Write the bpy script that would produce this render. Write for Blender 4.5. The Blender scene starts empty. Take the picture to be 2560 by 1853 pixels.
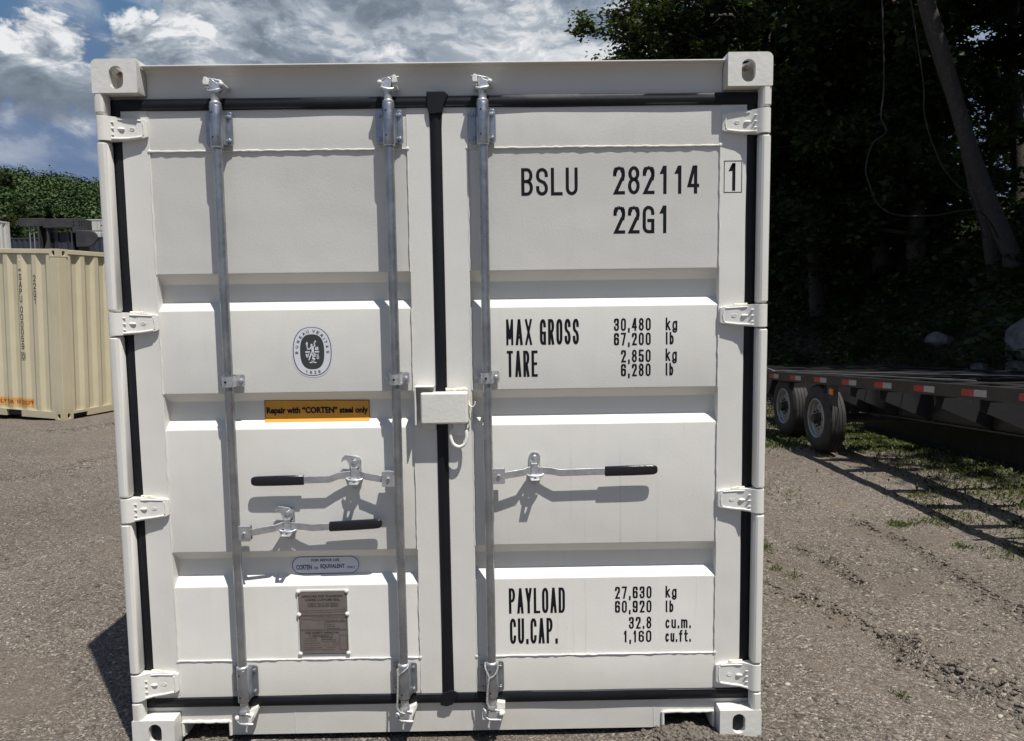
import bpy, bmesh, math, random
import numpy as np
from mathutils import Vector, Matrix

# ------------------------------------------------------------------ camera, sky, sun, exposure
S = bpy.context.scene
COL = S.collection
rad = math.radians
cam_data = bpy.data.cameras.new("camera")
cam = bpy.data.objects.new("camera", cam_data)
COL.objects.link(cam)
S.camera = cam
cam_data.sensor_width = 36.0
cam_data.lens = 36.0 * 1870.0 / 2560.0
cam_data.clip_start = 0.05
cam_data.clip_end = 4000.0
CAM = Vector((1.4632, -2.7637, 1.71))
_p, _r, _y = -0.0914, 0.0135, -0.0082
_R = (Matrix.Rotation(_y, 3, 'Z') @ Matrix.Rotation(_p, 3, 'X') @
      Matrix(((math.cos(_r), 0, math.sin(_r)), (0, 1, 0), (-math.sin(_r), 0, math.cos(_r)))))
right, fwd, up = _R.col[0], _R.col[1], _R.col[2]
M3 = Matrix((right, up, -fwd)).transposed()
cam.matrix_world = Matrix.Translation(CAM) @ M3.to_4x4()

SUN_TO = Vector((0.269, -0.357, 1.0)).normalized()          # direction towards the sun
sun_el = math.asin(SUN_TO.z)
sun_az = math.atan2(SUN_TO.x, SUN_TO.y)                     # from +Y towards +X
sd = bpy.data.lights.new("sun", 'SUN')
sd.energy = 5.0
sd.angle = rad(0.53)
sd.color = (1.0, 0.955, 0.885)
sun = bpy.data.objects.new("sun", sd)
COL.objects.link(sun)
sun.rotation_euler = (-SUN_TO).to_track_quat('-Z', 'Y').to_euler()

S.view_settings.view_transform = 'Standard'
S.view_settings.look = 'None'
S.view_settings.exposure = 0.16
S.view_settings.gamma = 1.0
S.view_settings.use_curve_mapping = False
S.cycles.use_denoising = True
S.cycles.max_bounces = 6
S.cycles.diffuse_bounces = 3
S.cycles.glossy_bounces = 3
S.cycles.transmission_bounces = 3
S.cycles.transparent_max_bounces = 6
S.cycles.use_adaptive_sampling = True
S.cycles.adaptive_threshold = 0.015

world = bpy.data.worlds.new("World")
S.world = world
world.use_nodes = True


class NT:
    """small helper for node trees"""
    def __init__(self, tree):
        self.t = tree
        self.n = tree.nodes
        self.l = tree.links

    def node(self, typ, **kw):
        nd = self.n.new(typ)
        for k, v in kw.items():
            setattr(nd, k, v)
        return nd

    def put(self, sock, val):
        if isinstance(val, bpy.types.NodeSocket):
            self.l.new(val, sock)
        elif val is not None:
            sock.default_value = val

    def math(self, op, a, b=None, c=None, clamp=False):
        nd = self.node('ShaderNodeMath', operation=op)
        nd.use_clamp = clamp
        self.put(nd.inputs[0], a)
        if b is not None:
            self.put(nd.inputs[1], b)
        if c is not None:
            self.put(nd.inputs[2], c)
        return nd.outputs[0]

    def vmath(self, op, a, b=None, out=0):
        nd = self.node('ShaderNodeVectorMath', operation=op)
        self.put(nd.inputs[0], a)
        if b is not None:
            self.put(nd.inputs[1], b)
        return nd.outputs[out]

    def noise(self, vec, scale, detail=4, rough=.5, dist=0.0, lac=2.0):
        nd = self.node('ShaderNodeTexNoise')
        self.put(nd.inputs['Vector'], vec)
        nd.inputs['Scale'].default_value = scale
        nd.inputs['Detail'].default_value = detail
        nd.inputs['Roughness'].default_value = rough
        nd.inputs['Distortion'].default_value = dist
        nd.inputs['Lacunarity'].default_value = lac
        return nd.outputs['Fac']

    def smooth(self, val, a, b, lo=0.0, hi=1.0):
        nd = self.node('ShaderNodeMapRange', interpolation_type='SMOOTHSTEP')
        self.put(nd.inputs['Value'], val)
        nd.inputs['From Min'].default_value = a
        nd.inputs['From Max'].default_value = b
        nd.inputs['To Min'].default_value = lo
        nd.inputs['To Max'].default_value = hi
        return nd.outputs['Result']

    def mix(self, fac, a, b, mode='MIX'):
        nd = self.node('ShaderNodeMix', data_type='RGBA', blend_type=mode)
        self.put(nd.inputs[0], fac)
        self.put(nd.inputs[6], a)
        self.put(nd.inputs[7], b)
        return nd.outputs[2]


def c4(c):
    return (c[0], c[1], c[2], 1.0)


def build_world():
    T = NT(world.node_tree)
    T.n.clear()
    out = T.node('ShaderNodeOutputWorld')
    bg = T.node('ShaderNodeBackground')
    bg.inputs['Strength'].default_value = 0.10
    T.l.new(bg.outputs[0], out.inputs[0])
    sky = T.node('ShaderNodeTexSky', sky_type='NISHITA')
    sky.sun_disc = False
    sky.sun_elevation = sun_el
    sky.sun_rotation = sun_az
    sky.air_density = 1.0
    sky.dust_density = 0.6
    sky.ozone_density = 1.5
    tc = T.node('ShaderNodeTexCoord')
    d = T.vmath('NORMALIZE', tc.outputs['Generated'])
    # cloud layers live on the sky sphere (world directions)
    mp = T.node('ShaderNodeMapping')
    mp.inputs['Scale'].default_value = (1.0, 1.0, 2.0)
    T.put(mp.inputs['Vector'], d)
    P = mp.outputs[0]
    warp = T.node('ShaderNodeTexNoise')
    T.put(warp.inputs['Vector'], P)
    warp.inputs['Scale'].default_value = 5.0
    warp.inputs['Detail'].default_value = 4.0
    w1 = T.vmath('SUBTRACT', warp.outputs['Color'], (0.5, 0.5, 0.5))
    w2 = T.node('ShaderNodeVectorMath', operation='SCALE')
    T.put(w2.inputs[0], w1)
    w2.inputs['Scale'].default_value = 0.16
    PW = T.vmath('ADD', P, w2.outputs[0])
    n_big = T.noise(PW, 3.4, 12, 0.60, 0.0)
    n_up = T.noise(T.vmath('ADD', PW, (0.012, -0.016, 0.045)), 3.4, 9, 0.60, 0.0)
    n_mid = T.noise(PW, 9.0, 10, 0.62, 0.0)
    n_midu = T.noise(T.vmath('ADD', PW, (0.006, -0.008, 0.020)), 9.0, 10, 0.62, 0.0)
    n_fine = T.noise(PW, 26.0, 8, 0.62, 0.0)

    def dist(c, squash, warpk=1.0):
        c = Vector(c).normalized()
        df = T.vmath('SUBTRACT', d, tuple(c))
        df = T.vmath('MULTIPLY', df, (1, 1, squash))
        if warpk:
            df = T.vmath('ADD', df, T.vmath('MULTIPLY', w2.outputs[0], (warpk, warpk, warpk)))
        return T.vmath('LENGTH', df, out=1)

    def blob(c, r0, r1, amp, squash=1.6, warpk=0.9):
        return T.math('MULTIPLY', T.smooth(dist(c, squash, warpk), r0, r1, 1.0, 0.0), amp)

    def add(*a):
        r = a[0]
        for b in a[1:]:
            r = T.math('ADD', r, b)
        return r
    # --- the broken deck of stratocumulus
    bias = add(
        -0.085,
        blob((-0.317, 0.892, 0.3215), 0.05, 0.17, 0.34),
        blob((-0.17, 0.93, 0.33), 0.06, 0.20, 0.32),
        blob((0.02, 0.94, 0.33), 0.08, 0.24, 0.28),
        blob((-0.4600, 0.8650, 0.1960), 0.006, 0.048, 0.24, 2.2),
        blob((-0.5325, 0.8224, 0.2002), 0.004, 0.030, 0.22, 1.3),
        blob((-0.4174, 0.8484, 0.3256), 0.010, 0.045, -0.30),
        blob((-0.4400, 0.8400, 0.3230), 0.006, 0.040, -0.25),
        blob((-0.5400, 0.7850, 0.3100), 0.010, 0.060, -0.40),
        blob((-0.0785, 0.946, 0.314), 0.002, 0.026, -0.62, 1.8),
        blob((-0.0600, 0.951, 0.303), 0.002, 0.018, -0.50, 1.6),
        blob((-0.50, 0.85, 0.13), 0.03, 0.095, -0.26, 1.9),
        blob((-0.62, 0.75, 0.12), 0.03, 0.13, -0.20, 1.7),
    )
    fine = T.math('MULTIPLY', T.math('SUBTRACT', n_fine, 0.5), 0.16)
    mid = T.math('SUBTRACT', n_mid, 0.5)
    dens = add(n_big, bias, T.math('MULTIPLY', mid, 0.30), fine)
    mask = T.math('MAXIMUM', T.smooth(dens, 0.47, 0.64), T.smooth(dens, 0.20, 0.58, 0.0, 0.45))
    rel = T.math('SUBTRACT', n_big, n_up)
    relm = T.math('SUBTRACT', n_mid, n_midu)
    br = add(0.36, T.math('MULTIPLY', T.smooth(rel, -0.05, 0.07), 0.30), T.math('MULTIPLY', T.smooth(relm, -0.07, 0.07), 0.24),
             T.math('MULTIPLY', T.smooth(dens, 0.66, 1.05), -0.14), T.math('MULTIPLY', mid, 0.65),
             blob((-0.3036, 0.9034, 0.3029), 0.03, 0.12, -0.10, 1.8),
             blob((-0.2503, 0.9139, 0.3195), 0.01, 0.05, 0.16, 1.5),
             blob((-0.1232, 0.9429, 0.3000), 0.01, 0.06, 0.24, 1.8),
             blob((-0.0491, 0.9361, 0.3483), 0.02, 0.09, -0.08, 1.6),
             blob((0.0230, 0.9503, 0.3000), 0.02, 0.07, 0.20, 1.8),
             blob((-0.4600, 0.8650, 0.1900), 0.006, 0.040, 0.22, 2.4),
             blob((-0.5325, 0.8224, 0.2002), 0.004, 0.030, 0.25, 1.3))

    def ramp(v):
        v = T.math('MAXIMUM', T.math('MINIMUM', v, 1.0), 0.02)
        r = T.node('ShaderNodeValToRGB')
        T.put(r.inputs[0], v)
        cr = r.color_ramp
        cr.elements[0].position = 0.0
        cr.elements[0].color = (0.135, 0.165, 0.205, 1)
        cr.elements[1].position = 1.0
        cr.elements[1].color = (0.80, 0.81, 0.82, 1)
        e = cr.elements.new(0.35)
        e.color = (0.215, 0.255, 0.315, 1)
        e = cr.elements.new(0.65)
        e.color = (0.37, 0.42, 0.48, 1)
        return T.vmath('MULTIPLY', r.outputs[0], (CK, CK, CK))
    CK = 9.3
    # clear air: the physical sky, held below the glare round the sun
    sk = T.vmath('MULTIPLY', sky.outputs[0], (0.56, 0.72, 0.96))
    sk = T.vmath('MINIMUM', sk, (1.15, 1.75, 3.1))
    final = T.mix(mask, sk, ramp(br))

    # --- towering cumulus heads in front of it
    sepz = T.node('ShaderNodeSeparateXYZ')
    T.put(sepz.inputs[0], d)

    def cumulus(under, blobs, ztop, zbase, k):
        f = None
        for c, r in blobs:
            g = T.math('SUBTRACT', r, dist(c, 1.0, 0.30))
            f = g if f is None else T.math('MAXIMUM', f, g)
        f = add(T.math('MULTIPLY', f, 22.0), T.math('MULTIPLY', mid, 1.7), T.math('MULTIPLY', T.math('SUBTRACT', n_fine, 0.5), 1.7))
        m = T.smooth(f, -0.05, 0.22)
        zz = T.smooth(sepz.outputs[2], zbase, ztop)
        base_soft = T.smooth(sepz.outputs[2], zbase - .045, zbase + .01)
        m = T.math('MULTIPLY', m, base_soft)
        edge = T.smooth(f, 0.0, 1.7, 1.0, 0.0)
        b = add(0.20, T.math('MULTIPLY', zz, 0.42), T.math('MULTIPLY', edge, T.math('MULTIPLY', zz, 0.28)),
                T.math('MULTIPLY', relm, T.math('ADD', 0.8, T.math('MULTIPLY', zz, 3.4))), T.math('MULTIPLY', mid, 0.5))
        return T.mix(m, under, ramp(b))
    final = cumulus(final, [((-0.4038, 0.8624, 0.2950), .030), ((-0.4250, 0.8640, 0.2730), .030), ((-0.385, 0.872, 0.285), .034), ((-0.3636, 0.8800, 0.3000), .030)], 0.325, 0.235, 1)
    final = cumulus(final, [((-0.4880, 0.8300, 0.2720), .043), ((-0.5200, 0.8150, 0.2550), .044), ((-0.4700, 0.8460, 0.2480), .038), ((-0.4950, 0.8380, 0.2350), .050), ((-0.4480, 0.8600, 0.2330), .036), ((-0.5500, 0.8050, 0.2350), .050)], 0.288, 0.222, 2)
    # thin haze towards the horizon
    final = T.mix(T.smooth(sepz.outputs[2], 0.02, 0.20, 0.42, 0.0), final, (3.1, 3.5, 4.1, 1.0))
    T.l.new(final, bg.inputs['Color'])


build_world()

# ------------------------------------------------------------------ materials
MATS = {}


def pmat(name, color, rough=0.5, metal=0.0, var=0.0, vscale=3.0, color2=None, mask=None,
         bump=0.0, bscale=60.0, rvar=0.0, spec=0.5, coat=0.0, bdetail=3):
    m = bpy.data.materials.new(name)
    m.use_nodes = True
    T = NT(m.node_tree)
    b = T.n['Principled BSDF']
    b.inputs['Roughness'].default_value = rough
    b.inputs['Metallic'].default_value = metal
    b.inputs['Specular IOR Level'].default_value = spec
    if coat:
        b.inputs['Coat Weight'].default_value = coat
        b.inputs['Coat Roughness'].default_value = 0.1
    tc = T.node('ShaderNodeTexCoord')
    co = tc.outputs['Object']
    col = c4(color)
    if var or color2:
        n = T.noise(co, vscale, 6, 0.6)
        c2 = color2 if color2 else tuple(x * (1 - var) for x in color)
        lo, hi = mask if mask else (0.35, 0.7)
        f = T.smooth(n, lo, hi)
        col = T.mix(f, c4(color), c4(c2))
    T.put(b.inputs['Base Color'], col)
    if rvar:
        n2 = T.noise(co, vscale * 3, 5, 0.6)
        T.put(b.inputs['Roughness'], T.smooth(n2, 0.3, 0.7, max(0.02, rough - rvar), rough + rvar))
    if bump:
        bn = T.node('ShaderNodeBump')
        bn.inputs['Strength'].default_value = 1.0
        bn.inputs['Distance'].default_value = bump
        T.put(bn.inputs['Height'], T.noise(co, bscale, bdetail, 0.55))
        T.l.new(bn.outputs[0], b.inputs['Normal'])
    MATS[name] = m
    return m


def paint_mat(name, color, dirt, rust=(0.16, 0.085, 0.04), dirt_amt=0.35, bump=0.0012, low=0.35, scuff=0.0):
    """weathered steel paint: streaky dirt, small scuffs, soft waviness of the sheet"""
    m = bpy.data.materials.new(name)
    m.use_nodes = True
    T = NT(m.node_tree)
    b = T.n['Principled BSDF']
    tc = T.node('ShaderNodeTexCoord')
    co = tc.outputs['Object']
    mp = T.node('ShaderNodeMapping')
    mp.inputs['Scale'].default_value = (6.0, 6.0, 0.7)
    T.put(mp.inputs['Vector'], co)
    streak = T.smooth(T.noise(mp.outputs[0], 2.2, 8, 0.65), 0.48, 0.80)
    blot = T.smooth(T.noise(co, 1.3, 6, 0.6), 0.35, 0.75)
    d = T.math('MULTIPLY', T.math('ADD', T.math('MULTIPLY', streak, 0.6), T.math('MULTIPLY', blot, 0.4)), dirt_amt)
    col = T.mix(d, c4(color), c4(dirt))
    # small scuffs, faint and elongated
    mp2 = T.node('ShaderNodeMapping')
    mp2.inputs['Scale'].default_value = (30.0, 30.0, 9.0)
    mp2.inputs['Rotation'].default_value = (0.2, 0.4, 0.1)
    T.put(mp2.inputs['Vector'], co)
    sc = T.smooth(T.noise(mp2.outputs[0], 1.0, 4, 0.7), 0.69, 0.78)
    zone = T.smooth(T.noise(co, 1.7, 2, 0.5), 0.52, 0.66)
    col = T.mix(T.math('MULTIPLY', T.math('MULTIPLY', sc, zone), 0.35 + scuff), col, c4(tuple(x * 0.62 for x in dirt)))
    rs = T.smooth(T.noise(co, 38.0, 3, 0.6), 0.772, 0.80)
    col = T.mix(T.math('MULTIPLY', rs, 0.6), col, c4(rust))
    # road dust low down, thin drips from the edges
    sz = T.node('ShaderNodeSeparateXYZ')
    T.put(sz.inputs[0], co)
    low_ = T.math('MULTIPLY', T.smooth(T.math('ADD', sz.outputs[2], T.math('MULTIPLY', T.noise(co, 5.0, 6, 0.7), 0.35)), 0.10, 0.62, 1.0, 0.0), low)
    col = T.mix(low_, col, c4(tuple(x * .9 for x in dirt)))
    mp3 = T.node('ShaderNodeMapping')
    mp3.inputs['Scale'].default_value = (42.0, 42.0, 1.1)
    T.put(mp3.inputs['Vector'], co)
    drip = T.math('MULTIPLY', T.smooth(T.noise(mp3.outputs[0], 1.0, 4, 0.6), 0.62, 0.80), T.smooth(T.noise(co, 1.9, 3, 0.5), .48, .66))
    col = T.mix(T.math('MULTIPLY', drip, 0.30), col, c4(tuple(x * .75 for x in dirt)))
    T.put(b.inputs['Base Color'], col)
    T.put(b.inputs['Roughness'], T.smooth(T.noise(co, 7.0, 6, 0.7), 0.3, 0.7, 0.36, 0.56))
    b.inputs['Specular IOR Level'].default_value = 0.45
    bn = T.node('ShaderNodeBump')
    bn.inputs['Distance'].default_value = bump
    h = T.math('ADD', T.math('MULTIPLY', T.noise(co, 2.6, 2, 0.5), 3.2), T.math('MULTIPLY', T.noise(co, 170.0, 2, 0.5), 0.16))
    T.put(bn.inputs['Height'], h)
    T.l.new(bn.outputs[0], b.inputs['Normal'])
    MATS[name] = m
    return m


WHITE = paint_mat("white_container_paint", (0.685, 0.68, 0.645), (0.47, 0.44, 0.38), dirt_amt=0.20, bump=0.0022, scuff=0.1)
CAST = pmat("painted_cast_steel", (0.69, 0.685, 0.645), 0.5, var=0.06, vscale=14, bump=0.0012, bscale=48, bdetail=4)
RIMED = pmat("cream_primer_weld", (0.72, 0.69, 0.58), 0.6, color2=(0.55, 0.42, 0.27), mask=(0.55, 0.8), vscale=40, bump=0.003, bscale=120)
CREAM = paint_mat("cream_container_paint", (0.60, 0.545, 0.385), (0.37, 0.31, 0.18), dirt_amt=0.45, scuff=0.2)
PALE = paint_mat("pale_far_container_paint", (0.56, 0.55, 0.51), (0.36, 0.33, 0.28), dirt_amt=0.4, scuff=0.2)
NAVY = paint_mat("dark_navy_container_paint", (0.035, 0.042, 0.055), (0.06, 0.055, 0.05), dirt_amt=0.5)
RUBBER = pmat("black_rubber_gasket", (0.008, 0.009, 0.013), 0.5, var=0.3, vscale=9, bump=0.001, bscale=22, spec=0.28)
INK = pmat("black_lettering_film", (0.008, 0.009, 0.013), 0.5, spec=0.2)
GALV = pmat("galvanised_steel", (0.60, 0.61, 0.63), 0.42, 0.8, color2=(0.45, 0.46, 0.49), vscale=22, rvar=0.10, bump=0.001, bscale=160)
ROD = pmat("galvanised_tube", (0.27, 0.285, 0.31), 0.33, 0.8, color2=(0.40, 0.42, 0.44), vscale=9, rvar=0.08, bump=0.0006, bscale=200)
ZINC = pmat("bright_zinc_casting", (0.62, 0.64, 0.66), 0.42, 0.75, color2=(0.42, 0.44, 0.46), vscale=45, rvar=0.1, bump=0.0008, bscale=110)
HOLE = pmat("shadowed_bore", (0.01, 0.01, 0.012), 0.8)
GRIP = pmat("black_vinyl_grip", (0.012, 0.012, 0.016), 0.22, bump=0.001, bscale=60)
LUG = pmat("white_painted_lug", (0.72, 0.715, 0.675), 0.45, bump=0.0005, bscale=80)
STK_W = pmat("white_sticker_film", (0.66, 0.68, 0.74), 0.35)
STK_G = pmat("charcoal_sticker_print", (0.045, 0.047, 0.05), 0.4)
STK_O = pmat("orange_sticker_film", (0.66, 0.32, 0.028), 0.4, var=0.12, vscale=12)
STK_O2 = pmat("worn_orange_label", (0.66, 0.27, 0.03), 0.6, color2=(0.6, 0.42, 0.2), vscale=9)
STK_BR = pmat("brown_label_print", (0.25, 0.07, 0.02), 0.6)
STK_B = pmat("navy_sticker_print", (0.02, 0.035, 0.12), 0.4)
PLATE = pmat("brown_anodised_plate", (0.165, 0.143, 0.130), 0.5, 0.0, var=0.12, vscale=25)
PLINK = pmat("engraved_dark_print", (0.03, 0.026, 0.024), 0.6)
ROPE = pmat("grey_wire_rope", (0.58, 0.58, 0.56), 0.45, 0.3, var=0.4, vscale=160)
TRBLK = pmat("black_trailer_paint", (0.012, 0.012, 0.012), 0.5, color2=(0.024, 0.022, 0.020), vscale=6, bump=0.001, bscale=40)
TRDUST = pmat("dusty_black_plate", (0.016, 0.016, 0.019), 0.6, color2=(0.036, 0.035, 0.035), mask=(0.55, 0.75), vscale=30)
TAPE_R = pmat("red_reflective_tape", (0.34, 0.008, 0.014), 0.3)
TAPE_W = pmat("white_reflective_tape", (0.34, 0.35, 0.36), 0.3, var=0.25, vscale=60)
AMBER = pmat("amber_lamp_lens", (0.58, 0.17, 0.012), 0.2)
TYRE = pmat("tyre_rubber", (0.020, 0.019, 0.019), 0.75, color2=(0.055, 0.050, 0.044), mask=(0.5, 0.75), vscale=14, bump=0.002, bscale=90)
RIM = pmat("silver_steel_rim", (0.33, 0.335, 0.345), 0.42, 0.35, var=0.2, vscale=12)
MACH = pmat("dark_grey_machine_paint", (0.030, 0.031, 0.036), 0.6, color2=(0.055, 0.053, 0.052), vscale=3)
MACHB = pmat("black_machine_steel", (0.015, 0.016, 0.02), 0.5, var=0.3, vscale=5)
CHAIN = pmat("greasy_chain_steel", (0.06, 0.062, 0.07), 0.4, 0.6)
YEL = pmat("yellow_marker_paint", (0.55, 0.42, 0.03), 0.5)
BARK = pmat("grey_brown_bark", (0.050, 0.043, 0.038), 0.9, color2=(0.105, 0.095, 0.086), mask=(0.55, 0.72), vscale=22, bump=0.02, bscale=28, bdetail=6)
TWIG = pmat("dark_twig_bark", (0.055, 0.045, 0.035), 0.9, bump=0.004, bscale=60)
VINE = pmat("pale_vine_bark", (0.026, 0.024, 0.022), 0.85)
ROCK = pmat("grey_boulder_stone", (0.16, 0.16, 0.165), 0.9, color2=(0.075, 0.075, 0.078), vscale=7, bump=0.03, bscale=9, bdetail=10)
STONE = pmat("gravel_stone", (0.22, 0.20, 0.178), 0.85)
RUST = pmat("rust_scale", (0.18, 0.085, 0.04), 0.9, color2=(0.55, 0.45, 0.33), vscale=50)


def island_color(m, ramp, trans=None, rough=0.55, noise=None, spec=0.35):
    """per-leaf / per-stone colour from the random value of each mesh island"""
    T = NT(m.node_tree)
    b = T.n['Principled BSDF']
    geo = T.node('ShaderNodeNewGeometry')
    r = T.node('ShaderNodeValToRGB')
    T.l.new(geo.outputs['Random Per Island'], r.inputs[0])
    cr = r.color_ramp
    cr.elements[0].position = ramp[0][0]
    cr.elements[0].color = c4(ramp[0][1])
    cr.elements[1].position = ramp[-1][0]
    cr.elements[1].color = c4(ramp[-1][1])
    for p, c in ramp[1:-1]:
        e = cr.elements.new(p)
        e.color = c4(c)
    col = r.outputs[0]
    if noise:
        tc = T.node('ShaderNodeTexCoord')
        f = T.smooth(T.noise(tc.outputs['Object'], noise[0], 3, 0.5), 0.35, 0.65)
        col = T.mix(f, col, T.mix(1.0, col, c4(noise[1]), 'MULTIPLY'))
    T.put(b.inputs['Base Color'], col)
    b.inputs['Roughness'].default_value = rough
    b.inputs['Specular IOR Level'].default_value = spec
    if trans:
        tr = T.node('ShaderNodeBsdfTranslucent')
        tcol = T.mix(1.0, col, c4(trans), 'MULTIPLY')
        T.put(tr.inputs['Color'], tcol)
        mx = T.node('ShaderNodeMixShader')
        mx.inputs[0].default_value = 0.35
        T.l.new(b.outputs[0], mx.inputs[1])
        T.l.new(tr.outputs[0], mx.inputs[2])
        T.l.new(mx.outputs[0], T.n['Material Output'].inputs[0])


def newmat(name):
    m = bpy.data.materials.new(name)
    m.use_nodes = True
    MATS[name] = m
    return m


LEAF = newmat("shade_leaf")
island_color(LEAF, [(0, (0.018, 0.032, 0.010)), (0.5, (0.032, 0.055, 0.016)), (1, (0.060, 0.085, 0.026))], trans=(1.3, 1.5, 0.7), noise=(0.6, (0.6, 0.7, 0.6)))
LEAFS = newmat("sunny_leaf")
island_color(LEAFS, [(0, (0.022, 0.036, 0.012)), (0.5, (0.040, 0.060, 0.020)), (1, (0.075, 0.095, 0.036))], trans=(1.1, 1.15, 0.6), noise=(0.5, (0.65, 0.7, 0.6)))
LEAFH = newmat("hill_leaf")
island_color(LEAFH, [(0, (0.044, 0.074, 0.022)), (0.5, (0.058, 0.094, 0.028)), (1, (0.076, 0.116, 0.036))], noise=(0.05, (0.62, 0.70, 0.75)), spec=0.15)
LEAFY = newmat("yellow_green_leaf")
island_color(LEAFY, [(0, (0.07, 0.11, 0.015)), (0.5, (0.11, 0.16, 0.02)), (1, (0.16, 0.20, 0.035))], trans=(1.4, 1.4, 0.5))
GRASSM = newmat("weed_leaf")
island_color(GRASSM, [(0, (0.045, 0.062, 0.018)), (0.5, (0.075, 0.098, 0.028)), (1, (0.15, 0.16, 0.065))], trans=(1.1, 1.15, 0.6))
PEB = newmat("gravel_stones")
island_color(PEB, [(0, (0.06, 0.050, 0.042)), (0.5, (0.135, 0.118, 0.10)), (0.90, (0.22, 0.195, 0.17)), (1, (0.44, 0.40, 0.35))], rough=0.85)
LITTER = newmat("dead_leaf_litter")
island_color(LITTER, [(0, (0.03, 0.025, 0.015)), (0.6, (0.06, 0.045, 0.03)), (1, (0.09, 0.075, 0.05))], rough=0.8)

# ------------------------------------------------------------------ mesh helpers
def empty(name, loc, rotz=0.0, tilt=0.0):
    o = bpy.data.objects.new(name, None)
    o.empty_display_size = 0.2
    COL.objects.link(o)
    o.location = loc
    o.rotation_euler = (0.0, tilt, rotz)
    return o


def tag(o, label=None, cat=None, group=None, kind=None):
    if label:
        o['label'] = label
    if cat:
        o['category'] = cat
    if group:
        o['group'] = group
    if kind:
        o['kind'] = kind
    return o


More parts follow.
